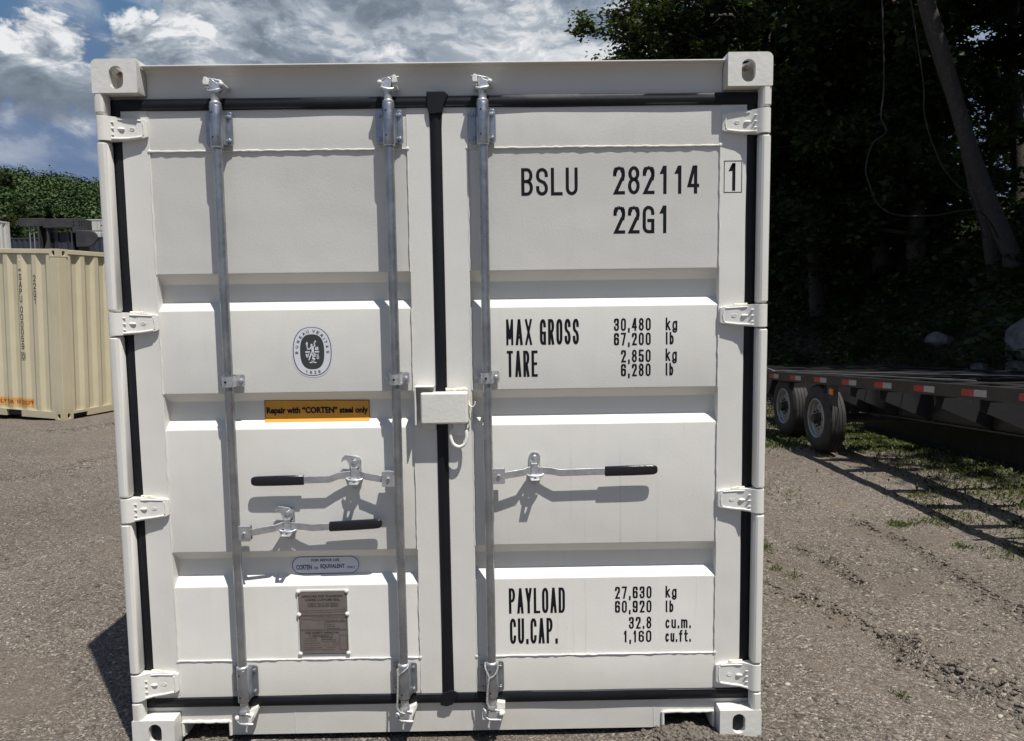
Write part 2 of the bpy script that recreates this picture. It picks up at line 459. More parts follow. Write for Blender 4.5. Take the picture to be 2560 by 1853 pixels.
class MB:
    def __init__(self):
        self.v, self.f, self.m = [], [], []

    def add(self, vs, fs, mi=0):
        n = len(self.v)
        self.v.extend([tuple(map(float, p)) for p in vs])
        self.f.extend([tuple(i + n for i in f) for f in fs])
        self.m.extend([mi] * len(fs))
        return self

    def box(self, x0, y0, z0, x1, y1, z1, mi=0):
        vs = [(x0, y0, z0), (x1, y0, z0), (x1, y1, z0), (x0, y1, z0), (x0, y0, z1), (x1, y0, z1), (x1, y1, z1), (x0, y1, z1)]
        return self.add(vs, [(0, 3, 2, 1), (4, 5, 6, 7), (0, 1, 5, 4), (1, 2, 6, 5), (2, 3, 7, 6), (3, 0, 4, 7)], mi)

    def prism(self, poly, axis, a, b, mi=0):
        """poly: outline in the plane across `axis`; extruded from a to b"""
        n = len(poly)

        def P(p, t):
            return {'x': (t, p[0], p[1]), 'y': (p[0], t, p[1]), 'z': (p[0], p[1], t)}[axis]
        vs = [P(p, a) for p in poly] + [P(p, b) for p in poly]
        fs = [tuple(range(n - 1, -1, -1)), tuple(range(n, 2 * n))]
        fs += [(i, (i + 1) % n, n + (i + 1) % n, n + i) for i in range(n)]
        return self.add(vs, fs, mi)

    def ring_prism(self, outer, inner, axis, a, b, mi=0):
        n = len(outer)

        def P(p, t):
            return {'x': (t, p[0], p[1]), 'y': (p[0], t, p[1]), 'z': (p[0], p[1], t)}[axis]
        vs = [P(p, a) for p in outer] + [P(p, a) for p in inner] + [P(p, b) for p in outer] + [P(p, b) for p in inner]
        fs = []
        for i in range(n):
            j = (i + 1) % n
            fs += [(i, j, n + j, n + i), (2 * n + i, 3 * n + i, 3 * n + j, 2 * n + j),
                   (i, 2 * n + i, 2 * n + j, j), (n + i, n + j, 3 * n + j, 3 * n + i)]
        return self.add(vs, fs, mi)

    def sweep(self, profile, path, mi=0, closed_profile=True, caps=True):
        """profile rings: list of rings of 3-D points joined in order"""
        return self

    def rings(self, rings, mi=0, caps=True, closed=True):
        n = len(rings[0])
        vs = [p for r in rings for p in r]
        fs = []
        for k in range(len(rings) - 1):
            for i in range(n if closed else n - 1):
                j = (i + 1) % n
                fs.append((k * n + i, k * n + j, (k + 1) * n + j, (k + 1) * n + i))
        if caps:
            fs.append(tuple(range(n - 1, -1, -1)))
            fs.append(tuple((len(rings) - 1) * n + i for i in range(n)))
        return self.add(vs, fs, mi)

    def tube(self, pts, r, n=10, mi=0, caps=True):
        pts = [Vector(p) for p in pts]
        rr = r if isinstance(r, (list, tuple)) else [r] * len(pts)
        rings = []
        ref = None
        for i, p in enumerate(pts):
            t = (pts[min(i + 1, len(pts) - 1)] - pts[max(i - 1, 0)])
            if t.length < 1e-9:
                t = Vector((0, 0, 1))
            t.normalize()
            if ref is None:
                ref = Vector((1, 0, 0)) if abs(t.x) < 0.8 else Vector((0, 1, 0))
            u = (ref - t * ref.dot(t)).normalized()
            ref = u
            w = t.cross(u)
            rings.append([p + (u * math.cos(2 * math.pi * k / n) + w * math.sin(2 * math.pi * k / n)) * rr[i] for k in range(n)])
        return self.rings(rings, mi, caps)

    def lathe(self, prof, origin=(0, 0, 0), axis='z', n=20, mi=0, caps=True):
        """prof: (r, t) pairs, t along the axis"""
        o = Vector(origin)
        rings = []
        for r, t in prof:
            ring = []
            for k in range(n):
                a = 2 * math.pi * k / n
                c, s = math.cos(a) * r, math.sin(a) * r
                d = {'z': (c, s, t), 'x': (t, c, s), 'y': (c, t, s)}[axis]
                ring.append(o + Vector(d))
            rings.append(ring)
        return self.rings(rings, mi, caps)

    def blob(self, c, r, s=(1, 1, 1), mi=0, seg=8, rg=6):
        rings = []
        for k in range(1, rg):
            a = math.pi * k / rg
            rings.append([(c[0] + r * s[0] * math.sin(a) * math.cos(2 * math.pi * i / seg),
                           c[1] + r * s[1] * math.sin(a) * math.sin(2 * math.pi * i / seg),
                           c[2] + r * s[2] * math.cos(a)) for i in range(seg)])
        return self.rings(rings, mi)

    def xform(self, M, start=0):
        self.v[start:] = [tuple(M @ Vector(p)) for p in self.v[start:]]
        return self

    def build(self, name, mats, parent=None, world=True, smooth=35.0, bevel=0.0, bseg=2, fix=True, label=None):
        if not isinstance(mats, (list, tuple)):
            mats = [mats]
        me = bpy.data.meshes.new(name)
        V = np.array(self.v, dtype=np.float64).reshape(-1, 3)
        if parent is not None and world:
            V = V - np.array(WORIG[parent.name] if parent.name in WORIG else (0, 0, 0))
        me.from_pydata([tuple(p) for p in V], [], self.f)
        for mm in mats:
            me.materials.append(mm)
        if len(mats) > 1:
            me.polygons.foreach_set('material_index', self.m)
        if fix:
            bm = bmesh.new()
            bm.from_mesh(me)
            bmesh.ops.recalc_face_normals(bm, faces=bm.faces)
            bm.to_mesh(me)
            bm.free()
        if smooth:
            me.polygons.foreach_set('use_smooth', [True] * len(me.polygons))
            me.set_sharp_from_angle(angle=rad(smooth))
        me.update()
        o = bpy.data.objects.new(name, me)
        COL.objects.link(o)
        if parent is not None:
            o.parent = parent
            if parent.name in WORIG:
                WORIG[o.name] = WORIG[parent.name]
        if bevel:
            bv = o.modifiers.new('bevel', 'BEVEL')
            bv.width = bevel
            bv.segments = bseg
            bv.limit_method = 'ANGLE'
            bv.angle_limit = rad(40)
            bv.harden_normals = True
        if label:
            o['label'] = label
        return o


WORIG = {}      # world origin of a thing whose parts are written in world coordinates


def link_copy(o, parent, **kw):
    c = o.copy()
    COL.objects.link(c)
    c.parent = parent
    return c


def copy_tree(o, parent=None):
    c = o.copy()
    COL.objects.link(c)
    if parent is not None:
        c.parent = parent
    for ch in list(o.children):
        copy_tree(ch, c)
    return c


def corner_rect(x0, z0, x1, z1, radii, per=3):
    """rounded rectangle with its true corners, counter-clockwise; radii = (tl, tr, br, bl)"""
    arcs = []
    for (ax, az, r, a0) in ((x1, z1, radii[1], 0), (x0, z1, radii[0], 90), (x0, z0, radii[3], 180), (x1, z0, radii[2], 270)):
        ox = ax - r if ax == x1 else ax + r
        oz = az - r if az == z1 else az + r
        arcs.append([(ox + r * math.cos(rad(a0 + 90 * k / 4)), oz + r * math.sin(rad(a0 + 90 * k / 4))) for k in range(5)])
    out = []
    for i in range(4):
        out += arcs[i]
        p, q = arcs[i][-1], arcs[(i + 1) % 4][0]
        out += [(p[0] + (q[0] - p[0]) * k / (per + 1), p[1] + (q[1] - p[1]) * k / (per + 1)) for k in range(1, per + 1)]
    return out


def match_hole(outer, cx, cz, w, h):
    """stadium outline with one point per outline point, in the same turning order"""
    n = len(outer)
    fine = stadium(cx, cz, w, h, 400)
    # even spacing along the outline
    acc = [0.0]
    for k in range(400):
        acc.append(acc[-1] + math.dist(fine[k], fine[(k + 1) % 400]))
    hs = []
    j = 0
    for k in range(n):
        t = acc[-1] * k / n
        while acc[j + 1] < t:
            j += 1
        hs.append(fine[j % 400])
    ao = [math.atan2(p[1] - cz, p[0] - cx) for p in outer]
    ah = [math.atan2(p[1] - cz, p[0] - cx) for p in hs]
    best = min(range(n), key=lambda o: sum(abs(math.remainder(ao[k] - ah[(k + o) % n], 2 * math.pi)) for k in range(n)))
    return [hs[(k + best) % n] for k in range(n)]


def cut_mesh(o, cutters):
    """boolean difference baked into the mesh of o; cutters are MB objects in the same frame"""
    tmp = []
    for c in cutters:
        t = c.build('cutter', [CAST], None, world=False, smooth=0)
        t.matrix_world = o.matrix_world
        if o.parent and o.parent.name in WORIG:
            t.location = -Vector(WORIG[o.parent.name])
            t.parent = o.parent
        m = o.modifiers.new('cut', 'BOOLEAN')
        m.operation = 'DIFFERENCE'
        m.solver = 'EXACT'
        m.object = t
        tmp.append(t)
    bpy.context.view_layer.update()
    dg = bpy.context.evaluated_depsgraph_get()
    me = bpy.data.meshes.new_from_object(o.evaluated_get(dg))
    o.modifiers.clear()
    o.data = me
    me.polygons.foreach_set('use_smooth', [True] * len(me.polygons))
    me.set_sharp_from_angle(angle=rad(38))
    for t in tmp:
        bpy.data.objects.remove(t)


def stadium(cx, cy, w, h, n=24):
    """vertical or horizontal stadium outline, n points, starting at angle 0"""
    r = min(w, h) / 2
    pts = []
    for k in range(n):
        a = 2 * math.pi * (k + 0.5) / n
        c, s = math.cos(a), math.sin(a)
        px, py = c * r, s * r
        if h > w:
            py += math.copysign((h - w) / 2, s)
        else:
            px += math.copysign((w - h) / 2, c)
        pts.append((cx + px, cy + py))
    return pts


def rrect_pts(x0, z0, x1, z1, radii, n=24):
    """rounded rectangle sampled by direction from the centre; radii = (tl,tr,br,bl)"""
    cx, cz = (x0 + x1) / 2, (z0 + z1) / 2
    poly = []
    for (ax, az, r, a0) in ((x1, z1, radii[1], 0), (x0, z1, radii[0], 90), (x0, z0, radii[3], 180), (x1, z0, radii[2], 270)):
        ox = ax - r if ax == x1 else ax + r
        oz = az - r if az == z1 else az + r
        for k in range(5):
            a = rad(a0 + 90 * k / 4)
            poly.append((ox + r * math.cos(a), oz + r * math.sin(a)))
    out = []
    for k in range(n):
        a = 2 * math.pi * (k + 0.5) / n
        d = (math.cos(a), math.sin(a))
        best = None
        for i in range(len(poly)):
            p, q = poly[i], poly[(i + 1) % len(poly)]
            ex, ez = q[0] - p[0], q[1] - p[1]
            den = d[0] * ez - d[1] * ex
            if abs(den) < 1e-12:
                continue
            t = ((p[0] - cx) * ez - (p[1] - cz) * ex) / den
            u = ((p[0] - cx) * d[1] - (p[1] - cz) * d[0]) / den
            if t > 0 and -1e-6 <= u <= 1 + 1e-6:
                best = t if best is None else min(best, t)
        out.append((cx + d[0] * best, cz + d[1] * best))
    return out


# ------------------------------------------------------------------ value noise for terrain
def vnoise(x, y, seed=0):
    x = np.asarray(x, float)
    y = np.asarray(y, float)
    xi, yi = np.floor(x).astype(np.int64), np.floor(y).astype(np.int64)
    xf, yf = x - xi, y - yi

    def h(a, b):
        n = (a * 374761393 + b * 668265263 + seed * 1442695041) & 0x7fffffff
        n = ((n ^ (n >> 13)) * 1274126177) & 0x7fffffff
        n = n ^ (n >> 16)
        return (n & 0xffff) / 65535.0
    u, v = xf * xf * (3 - 2 * xf), yf * yf * (3 - 2 * yf)
    return (h(xi, yi) * (1 - u) + h(xi + 1, yi) * u) * (1 - v) + (h(xi, yi + 1) * (1 - u) + h(xi + 1, yi + 1) * u) * v


def fbm(x, y, s, oct=4, seed=0):
    r, a, t = 0, 1.0, 0
    for k in range(oct):
        r = r + a * vnoise(np.asarray(x) * s, np.asarray(y) * s, seed + k * 17)
        t += a
        a *= 0.5
        s *= 2.03
    return r / t


# ------------------------------------------------------------------ stroke lettering
def arc(cx, cy, rx, ry, a0, a1, n=7):
    return [(cx + rx * math.cos(rad(a0 + (a1 - a0) * k / n)), cy + ry * math.sin(rad(a0 + (a1 - a0) * k / n))) for k in range(n + 1)]


def _glyphs():
    """condensed container lettering; unit box 1 x 1, strokes run on the centre line"""
    R = 0.5
    r = 0.22      # vertical size of a round end
    G = {}
    G['L'] = [[(0, 1), (0, 0), (1, 0)]]
    G['U'] = [[(0, 1), (0, r)] + arc(.5, r, .5, r, 180, 360) + [(1, r), (1, 1)]]
    G['I'] = [[(0.5, 0), (0.5, 1)]]
    G['T'] = [[(0, 1), (1, 1)], [(.5, 1), (.5, 0)]]
    G['Y'] = [[(0, 1), (.5, .42), (.5, 0)], [(1, 1), (.5, .42)]]
    G['A'] = [[(0, 0), (.5, 1), (1, 0)], [(.2, .28), (.8, .28)]]
    G['M'] = [[(0, 0), (0, 1), (.5, .25), (1, 1), (1, 0)]]
    G['X'] = [[(0, 0), (1, 1)], [(0, 1), (1, 0)]]
    G['E'] = [[(1, 1), (0, 1), (0, 0), (1, 0)], [(0, .5), (.85, .5)]]
    G['F'] = [[(1, 1), (0, 1), (0, 0)], [(0, .5), (.85, .5)]]
    G['O'] = [arc(.5, 1 - r, .5, r, 0, 180) + arc(.5, r, .5, r, 180, 360) + [(1, 1 - r)]]
    G['0'] = G['O']
    G['C'] = [[(1, .74), (1, 1 - r)] + arc(.5, 1 - r, .5, r, 0, 180) + arc(.5, r, .5, r, 180, 360) + [(1, .26)]]
    G['G'] = [[(1, .76), (1, 1 - r)] + arc(.5, 1 - r, .5, r, 0, 180) + arc(.5, r, .5, r, 180, 270) + [(1, 0), (1, .46), (.55, .46)]]
    G['D'] = [[(0, 0), (0, 1), (.5, 1)] + arc(.5, 1 - r, .5, r, 90, 0) + arc(.5, r, .5, r, 0, -90) + [(0, 0)]]
    G['P'] = [[(0, 0), (0, 1), (.5, 1)] + arc(.5, .75, .5, .25, 90, -90) + [(0, .5)]]
    G['R'] = [[(0, 0), (0, 1), (.5, 1)] + arc(.5, .75, .5, .25, 90, -90) + [(0, .5)], [(.5, .5), (1, 0)]]
    G['B'] = [[(0, 0), (0, 1), (.5, 1)] + arc(.5, .76, .46, .24, 90, -90) + [(0, .52)], [(.5, .52)] + arc(.5, .26, .5, .26, 90, -90) + [(0, 0)]]
    G['S'] = [[(1, .76), (1, .8)] + arc(.5, .8, .5, .2, 0, 180) + arc(.5, .72, .5, .2, 180, 250, 4) + [(.75, .46)] + arc(.5, .24, .5, .22, 50, 0, 3) + arc(.5, .2, .5, .2, 0, -180) + [(0, .26)]]
    G['1'] = [[(.15, .80), (.62, 1), (.62, 0)]]
    G['2'] = [[(0, .74), (0, 1 - r)] + arc(.5, 1 - r, .5, r, 180, 0) + [(1, .70), (.9, .55), (0, 0), (1, 0)]]
    G['3'] = [[(0, .76), (0, .8)] + arc(.5, .79, .5, .21, 180, 0) + arc(.5, .72, .5, .2, 0, -90, 4) + [(.38, .52)], [(.5, .52)] + arc(.5, .28, .5, .24, 90, 0, 4) + arc(.5, .2, .5, .2, 0, -180) + [(0, .26)]]
    G['4'] = [[(.78, 0), (.78, 1), (.62, 1), (0, .26), (1, .26)]]
    G['5'] = [[(.95, 1), (.06, 1), (0, .55), (.5, .62)] + arc(.5, .40, .5, .22, 90, 0, 4) + arc(.5, .2, .5, .2, 0, -180) + [(0, .25)]]
    G['6'] = [[(1, .78), (1, .8)] + arc(.5, .79, .5, .21, 0, 180) + arc(.5, .2, .5, .2, 180, 360) + arc(.5, .38, .5, .2, 0, 180)]
    G['7'] = [[(0, 1), (1, 1), (.35, 0)]]
    G['8'] = [arc(.5, .77, .46, .23, -90, 270, 18), arc(.5, .27, .5, .27, -90, 270, 18)]
    G['9'] = [[(0, .22), (0, .2)] + arc(.5, .21, .5, .21, 180, 360) + arc(.5, .8, .5, .2, 0, 180) + arc(.5, .62, .5, .2, 180, 360)]
    G[','] = [[(.6, .10), (.5, -.02), (.30, -.16)]]
    G['.'] = [[(.5, -.02), (.5, .1)]]
    x = .70
    G['k'] = [[(0, 1), (0, 0)], [(.9, x), (.05, .34)], [(.3, .42), (1, 0)]]
    G['g'] = [arc(.5, .35, .5, .35, 0, 360, 18), [(1, x), (1, -.06)] + arc(.5, -.06, .5, .17, 0, -180, 8)]
    G['l'] = [[(.3, 1), (.3, .08), (.55, 0)]]
    G['b'] = [[(0, 1), (0, 0)], arc(.5, .35, .5, .35, 0, 360, 18)]
    G['c'] = [arc(.5, .35, .5, .35, 40, 320, 14)]
    G['u'] = [[(0, x), (0, .2)] + arc(.5, .2, .5, .2, 180, 360) + [(1, .2), (1, x)], [(1, .2), (1, 0)]]
    G['m'] = [[(0, 0), (0, x)], [(0, .5)] + arc(.25, .5, .25, .2, 180, 0) + [(.5, 0)], [(.5, .5)] + arc(.75, .5, .25, .2, 180, 0) + [(1, 0)]]
    G['f'] = [[(.9, 1)] + arc(.75, .8, .3, .2, 90, 180, 4) + [(.45, 0)], [(.05, x), (.9, x)]]
    G['t'] = [[(.4, 1), (.4, .15)] + arc(.7, .15, .3, .15, 180, 270, 4) + [(.95, 0)], [(.05, x), (.95, x)]]
    return G


GL = _glyphs()


def ribbon2d(pts, th):
    """constant-width ribbon with mitred corners; returns quads as lists of 2-D points"""
    P = []
    for p in pts:
        if not P or (abs(p[0] - P[-1][0]) + abs(p[1] - P[-1][1])) > 1e-6:
            P.append(p)
    if len(P) < 2:
        return []
    closed = abs(P[0][0] - P[-1][0]) + abs(P[0][1] - P[-1][1]) < 1e-5 and len(P) > 3
    if closed:
        P = P[:-1]
    n = len(P)
    L, Rr = [], []
    for i in range(n):
        if closed:
            a, b, c = P[(i - 1) % n], P[i], P[(i + 1) % n]
        else:
            a, b, c = P[max(i - 1, 0)], P[i], P[min(i + 1, n - 1)]
        d1 = Vector((b[0] - a[0], b[1] - a[1]))
        d2 = Vector((c[0] - b[0], c[1] - b[1]))
        if d1.length < 1e-9:
            d1 = d2
        if d2.length < 1e-9:
            d2 = d1
        d1 = d1.normalized()
        d2 = d2.normalized()
        n1 = Vector((-d1.y, d1.x))
        n2 = Vector((-d2.y, d2.x))
        m = n1 + n2
        if m.length < 1e-6:
            m = n1.copy()
        m.normalize()
        k = th / 2 / max(0.38, m.dot(n1))
        L.append((b[0] + m.x * k, b[1] + m.y * k))
        Rr.append((b[0] - m.x * k, b[1] - m.y * k))
    q = []
    for i in range(n if closed else n - 1):
        j = (i + 1) % n
        q.append([Rr[i], Rr[j], L[j], L[i]])
    return q


def stroke_text(mb, word, x0, z0, w, h, th, place, mi=0):
    if word in 'MX':
        th = th * .82
    """one glyph per (x0, w) box; place maps (x, z) to 3-D; th stroke width in metres"""
    e = th / 2
    for st in GL[word]:
        pts = [(x0 + e + p[0] * (w - th), z0 + e + p[1] * (h - th)) for p in st]
        if math.dist(pts[0], pts[-1]) > th * .3:          # open stroke: square ends
            for i0, i1 in ((0, 1), (-1, -2)):
                a, b = pts[i0], pts[i1]
                L = math.dist(a, b)
                if L > 1e-6:
                    pts[i0] = (a[0] + (a[0] - b[0]) / L * e, a[1] + (a[1] - b[1]) / L * e)
        # break the stroke at sharp corners so that no mitre runs away
        runs, cur = [], [pts[0]]
        for i in range(1, len(pts)):
            cur.append(pts[i])
            if i < len(pts) - 1:
                d1 = Vector((pts[i][0] - pts[i - 1][0], pts[i][1] - pts[i - 1][1]))
                d2 = Vector((pts[i + 1][0] - pts[i][0], pts[i + 1][1] - pts[i][1]))
                if d1.length > 1e-6 and d2.length > 1e-6 and d1.normalized().dot(d2.normalized()) < -.25:
                    runs.append(cur)
                    cur = [pts[i]]
        runs.append(cur)
        for rn_ in runs:
            if len(runs) > 1:
                # horizontal cut at the top and foot of slanting strokes
                for (a, b) in zip(rn_[:-1], rn_[1:]):
                    if abs(b[1] - a[1]) > 1.5 * abs(b[0] - a[0]):
                        sx = th / 2 * math.hypot(b[0] - a[0], b[1] - a[1]) / abs(b[1] - a[1])
                        za = a[1] + (math.copysign(e, a[1] - b[1]) if a != pts[0] else 0)
                        zb = b[1] + (math.copysign(e, b[1] - a[1]) if b != pts[-1] else 0)
                        mb.add([place(*p) for p in ((a[0] - sx, za), (a[0] + sx, za), (b[0] + sx, zb), (b[0] - sx, zb))], [(0, 1, 2, 3)], mi)
                    else:
                        for q in ribbon2d([a, b], th):
                            mb.add([place(*p) for p in q], [(0, 1, 2, 3)], mi)
            else:
                for q in ribbon2d(rn_, th):
                    mb.add([place(*p) for p in q], [(0, 1, 2, 3)], mi)


def stroke_line(mb, text, x0, x1, z0, h, th, place, gap=None, narrow=('1', 'I', 'l'), dots=(',', '.'), align=None, mi=0):
    """text laid out to fill x0..x1"""
    ws = [0.62 if ch in narrow else (0.42 if ch in dots else (0.8 if ch == ' ' else (1.45 if ch == 'm' else 1.0))) for ch in text]
    g = 0.34 if gap is None else gap
    tot = sum(ws) + g * (len(text) - 1)
    u = (x1 - x0) / tot
    x = x0
    for ch, w in zip(text, ws):
        if ch != ' ':
            stroke_text(mb, ch, x, z0, w * u, h, th, place, mi)
        x += (w + g) * u


def font_mesh(text, bold=0.0):
    cu = bpy.data.curves.new('lettering_source', 'FONT')
    cu.body = text
    cu.offset = bold
    cu.resolution_u = 3
    cu.fill_mode = 'FRONT'
    ob = bpy.data.objects.new('lettering_source', cu)
    COL.objects.link(ob)
    bpy.context.view_layer.update()
    dg = bpy.context.evaluated_depsgraph_get()
    me = bpy.data.meshes.new_from_object(ob.evaluated_get(dg))
    vs = [tuple(v.co) for v in me.vertices]
    fs = [tuple(p.vertices) for p in me.polygons]
    bpy.data.objects.remove(ob)
    bpy.data.meshes.remove(me)
    bpy.data.curves.remove(cu)
    return vs, fs


def font_text(mb, text, x0, x1, z0, z1, place, bold=0.02, mi=0):
    """built-in font fitted to the rectangle x0..x1, z0..z1"""
    vs, fs = font_mesh(text, bold)
    if not vs:
        return
    A = np.array(vs)
    mn, mx = A[:, :2].min(0), A[:, :2].max(0)
    sx = (x1 - x0) / max(1e-6, mx[0] - mn[0])
    sz = (z1 - z0) / max(1e-6, mx[1] - mn[1])
    mb.add([place(x0 + (v[0] - mn[0]) * sx, z0 + (v[1] - mn[1]) * sz) for v in vs], fs, mi)


# ------------------------------------------------------------------ fast meshes of many small pieces
def fast_mesh(name, V, F, mats, parent=None, midx=None, smooth=False):
    """V (n,3), F (m,k) numpy arrays"""
    me = bpy.data.meshes.new(name)
    n, (m, k) = len(V), F.shape
    me.vertices.add(n)
    me.vertices.foreach_set('co', np.ascontiguousarray(V, dtype=np.float32).ravel())
    me.loops.add(m * k)
    me.loops.foreach_set('vertex_index', np.ascontiguousarray(F, dtype=np.int32).ravel())
    me.polygons.add(m)
    me.polygons.foreach_set('loop_start', np.arange(0, m * k, k, dtype=np.int32))
    me.polygons.foreach_set('loop_total', np.full(m, k, dtype=np.int32))
    if smooth:
        me.polygons.foreach_set('use_smooth', np.ones(m, dtype=bool))
    for mm in (mats if isinstance(mats, (list, tuple)) else [mats]):
        me.materials.append(mm)
    if midx is not None:
        me.polygons.foreach_set('material_index', midx.astype(np.int32))
    me.update(calc_edges=True)
    me.validate()
    o = bpy.data.objects.new(name, me)
    COL.objects.link(o)
    if parent is not None:
        o.parent = parent
    return o


def leaves(P, size, rng, tilt=0.5, aspect=0.62, svar=0.35, droop=0.0):
    """kite-shaped leaves at points P; tilt 0 = lying flat, 1 = any way up"""
    n = len(P)
    nrm = rng.normal(size=(n, 3)) * tilt
    nrm[:, 2] += 1.0
    nrm /= np.linalg.norm(nrm, axis=1)[:, None]
    a = rng.uniform(0, 2 * np.pi, n)
    d = np.stack([np.cos(a), np.sin(a), np.full(n, -droop)], 1)
    d -= nrm * (d * nrm).sum(1)[:, None]
    d /= np.linalg.norm(d, axis=1)[:, None]
    s = np.cross(nrm, d)
    L = (size * (1 + svar * rng.normal(size=n)).clip(0.4, 1.8))[:, None]
    v0 = P - d * L * 0.5
    v1 = P + s * L * aspect * 0.5 - d * L * 0.06 + nrm * L * 0.07
    v2 = P + d * L * 0.5
    v3 = P - s * L * aspect * 0.5 - d * L * 0.06 + nrm * L * 0.07
    V = np.stack([v0, v1, v2, v3], 1).reshape(-1, 3)
    F = np.arange(4 * n).reshape(n, 4)
    return V, F

# ------------------------------------------------------------------ ground
RUTS = [
    ([(2.6, 2.0), (2.95, 1.60), (3.134, 1.341), (3.309, 1.003), (3.404, 0.748), (3.472, 0.496)], 0.050, 0.055),
    ([(3.404, 0.70), (3.472, 0.496), (3.546, 0.35), (3.64, 0.1), (3.7, -0.4), (3.72, -1.2)], 0.075, 0.075),
    ([(3.50, 2.25), (3.58, 1.9), (3.59, 1.788), (3.568, 1.475)], 0.050, 0.045),
    ([(4.15, 2.9), (4.277, 2.207), (4.223, 1.609), (4.238, 1.172), (4.25, 0.6)], 0.048, 0.05),
    ([(-2.9, 5.95), (-3.061, 5.755), (-3.14, 5.434), (-3.244, 5.041), (-3.40, 4.75), (-3.7, 4.6)], 0.035, 0.12),
    ([(-4.2, 8.3), (-4.54, 7.83), (-4.9, 7.6)], 0.03, 0.12),
    ([(-1.6, 2.2), (-2.0, 2.05), (-2.7, 1.9)], 0.012, 0.08),
]


def seg_dist(X, Y, pts):
    best = np.full(X.shape, 1e9)
    for (ax, ay), (bx, by) in zip(pts[:-1], pts[1:]):
        dx, dy = bx - ax, by - ay
        t = (((X - ax) * dx + (Y - ay) * dy) / (dx * dx + dy * dy)).clip(0, 1)
        best = np.minimum(best, np.hypot(X - ax - t * dx, Y - ay - t * dy))
    return best


def slope_h(X, Y):
    """wooded bank on the right"""
    edge = 6.9 + 0.35 * (fbm(Y, X * 0, 0.35, 3, 5) - .5) * 2 + np.maximum(0, Y - 30) * 0.0
    t = np.maximum(0, X - edge)
    h = 0.78 * t / (1 + np.exp(-(t - 0.25) * 9))
    cap = 5.2 + 2.2 * fbm(X, Y, 0.09, 3, 9)
    h = cap * (1 - np.exp(-h / cap * 1.15))
    h = h * (1 + 0.22 * (fbm(X, Y, 0.7, 4, 11) - .5))
    return h


def ground_h(X, Y, fine=True):
    X = np.asarray(X, float)
    Y = np.asarray(Y, float)
    h = 0.05 * (fbm(X, Y, 0.35, 3, 1) - .5) + slope_h(X, Y)
    if fine:
        h = h + 0.022 * (fbm(X, Y, 3.1, 4, 2) - .5) + 0.012 * (fbm(X, Y, 14, 3, 3) - .5)
        for pts, amp, wid in RUTS:
            xs = [p[0] for p in pts]
            ys = [p[1] for p in pts]
            near = (X > min(xs) - .8) & (X < max(xs) + .8) & (Y > min(ys) - .8) & (Y < max(ys) + .8)
            if not near.any():
                continue
            x, y = X[near], Y[near]
            d = seg_dist(x + 0.10 * (fbm(x, y, 5, 3, 21) - .5), y + 0.10 * (fbm(x, y, 5, 3, 22) - .5), pts)
            rg = fbm(x, y, 11, 4, 23)
            ridge = np.exp(-(d / wid) ** 2) * (rg - .30) * 2.1 * amp
            side = -np.exp(-((d - wid * 2.0) / (wid * 1.6)) ** 2) * amp * 0.40
            h[near] = h[near] + ridge + side
    # packed flat under and round the container, with soil pushed up at the right corner
    m = np.exp(-((np.maximum(0, np.abs(X - 1.22) - 1.3)) / .35) ** 2) * np.exp(-((np.maximum(0, np.abs(Y - 3.0) - 3.1)) / .35) ** 2)
    h = h * (1 - m) + m * (-0.012 + 0.006 * (fbm(X, Y, 9, 3, 31) - .5))
    for (cx, cy, r, a) in ((2.13, 0.03, 0.12, 0.042), (2.0, -0.06, 0.10, 0.022), (2.23, -0.06, 0.09, 0.026), (2.45, -0.03, 0.13, 0.022), (2.35, -0.1, 0.10, 0.02),
                           (0.30, 0.02, 0.13, 0.014)):
        h = h + a * np.exp(-(((X - cx) ** 2 + (Y - cy) ** 2) / r ** 2)) * (0.6 + 0.8 * fbm(X, Y, 18, 3, 37))
    return h


def axis(lo, hi, fine_lo, fine_hi, step, grow=1.12):
    c = list(np.arange(fine_lo, fine_hi + step / 2, step))
    s = step
    x = c[-1]
    while x < hi:
        s *= grow
        x += s
        c.append(x)
    s = step
    x = c[0]
    L = []
    while x > lo:
        s *= grow
        x -= s
        L.append(x)
    return np.array(L[::-1] + c)


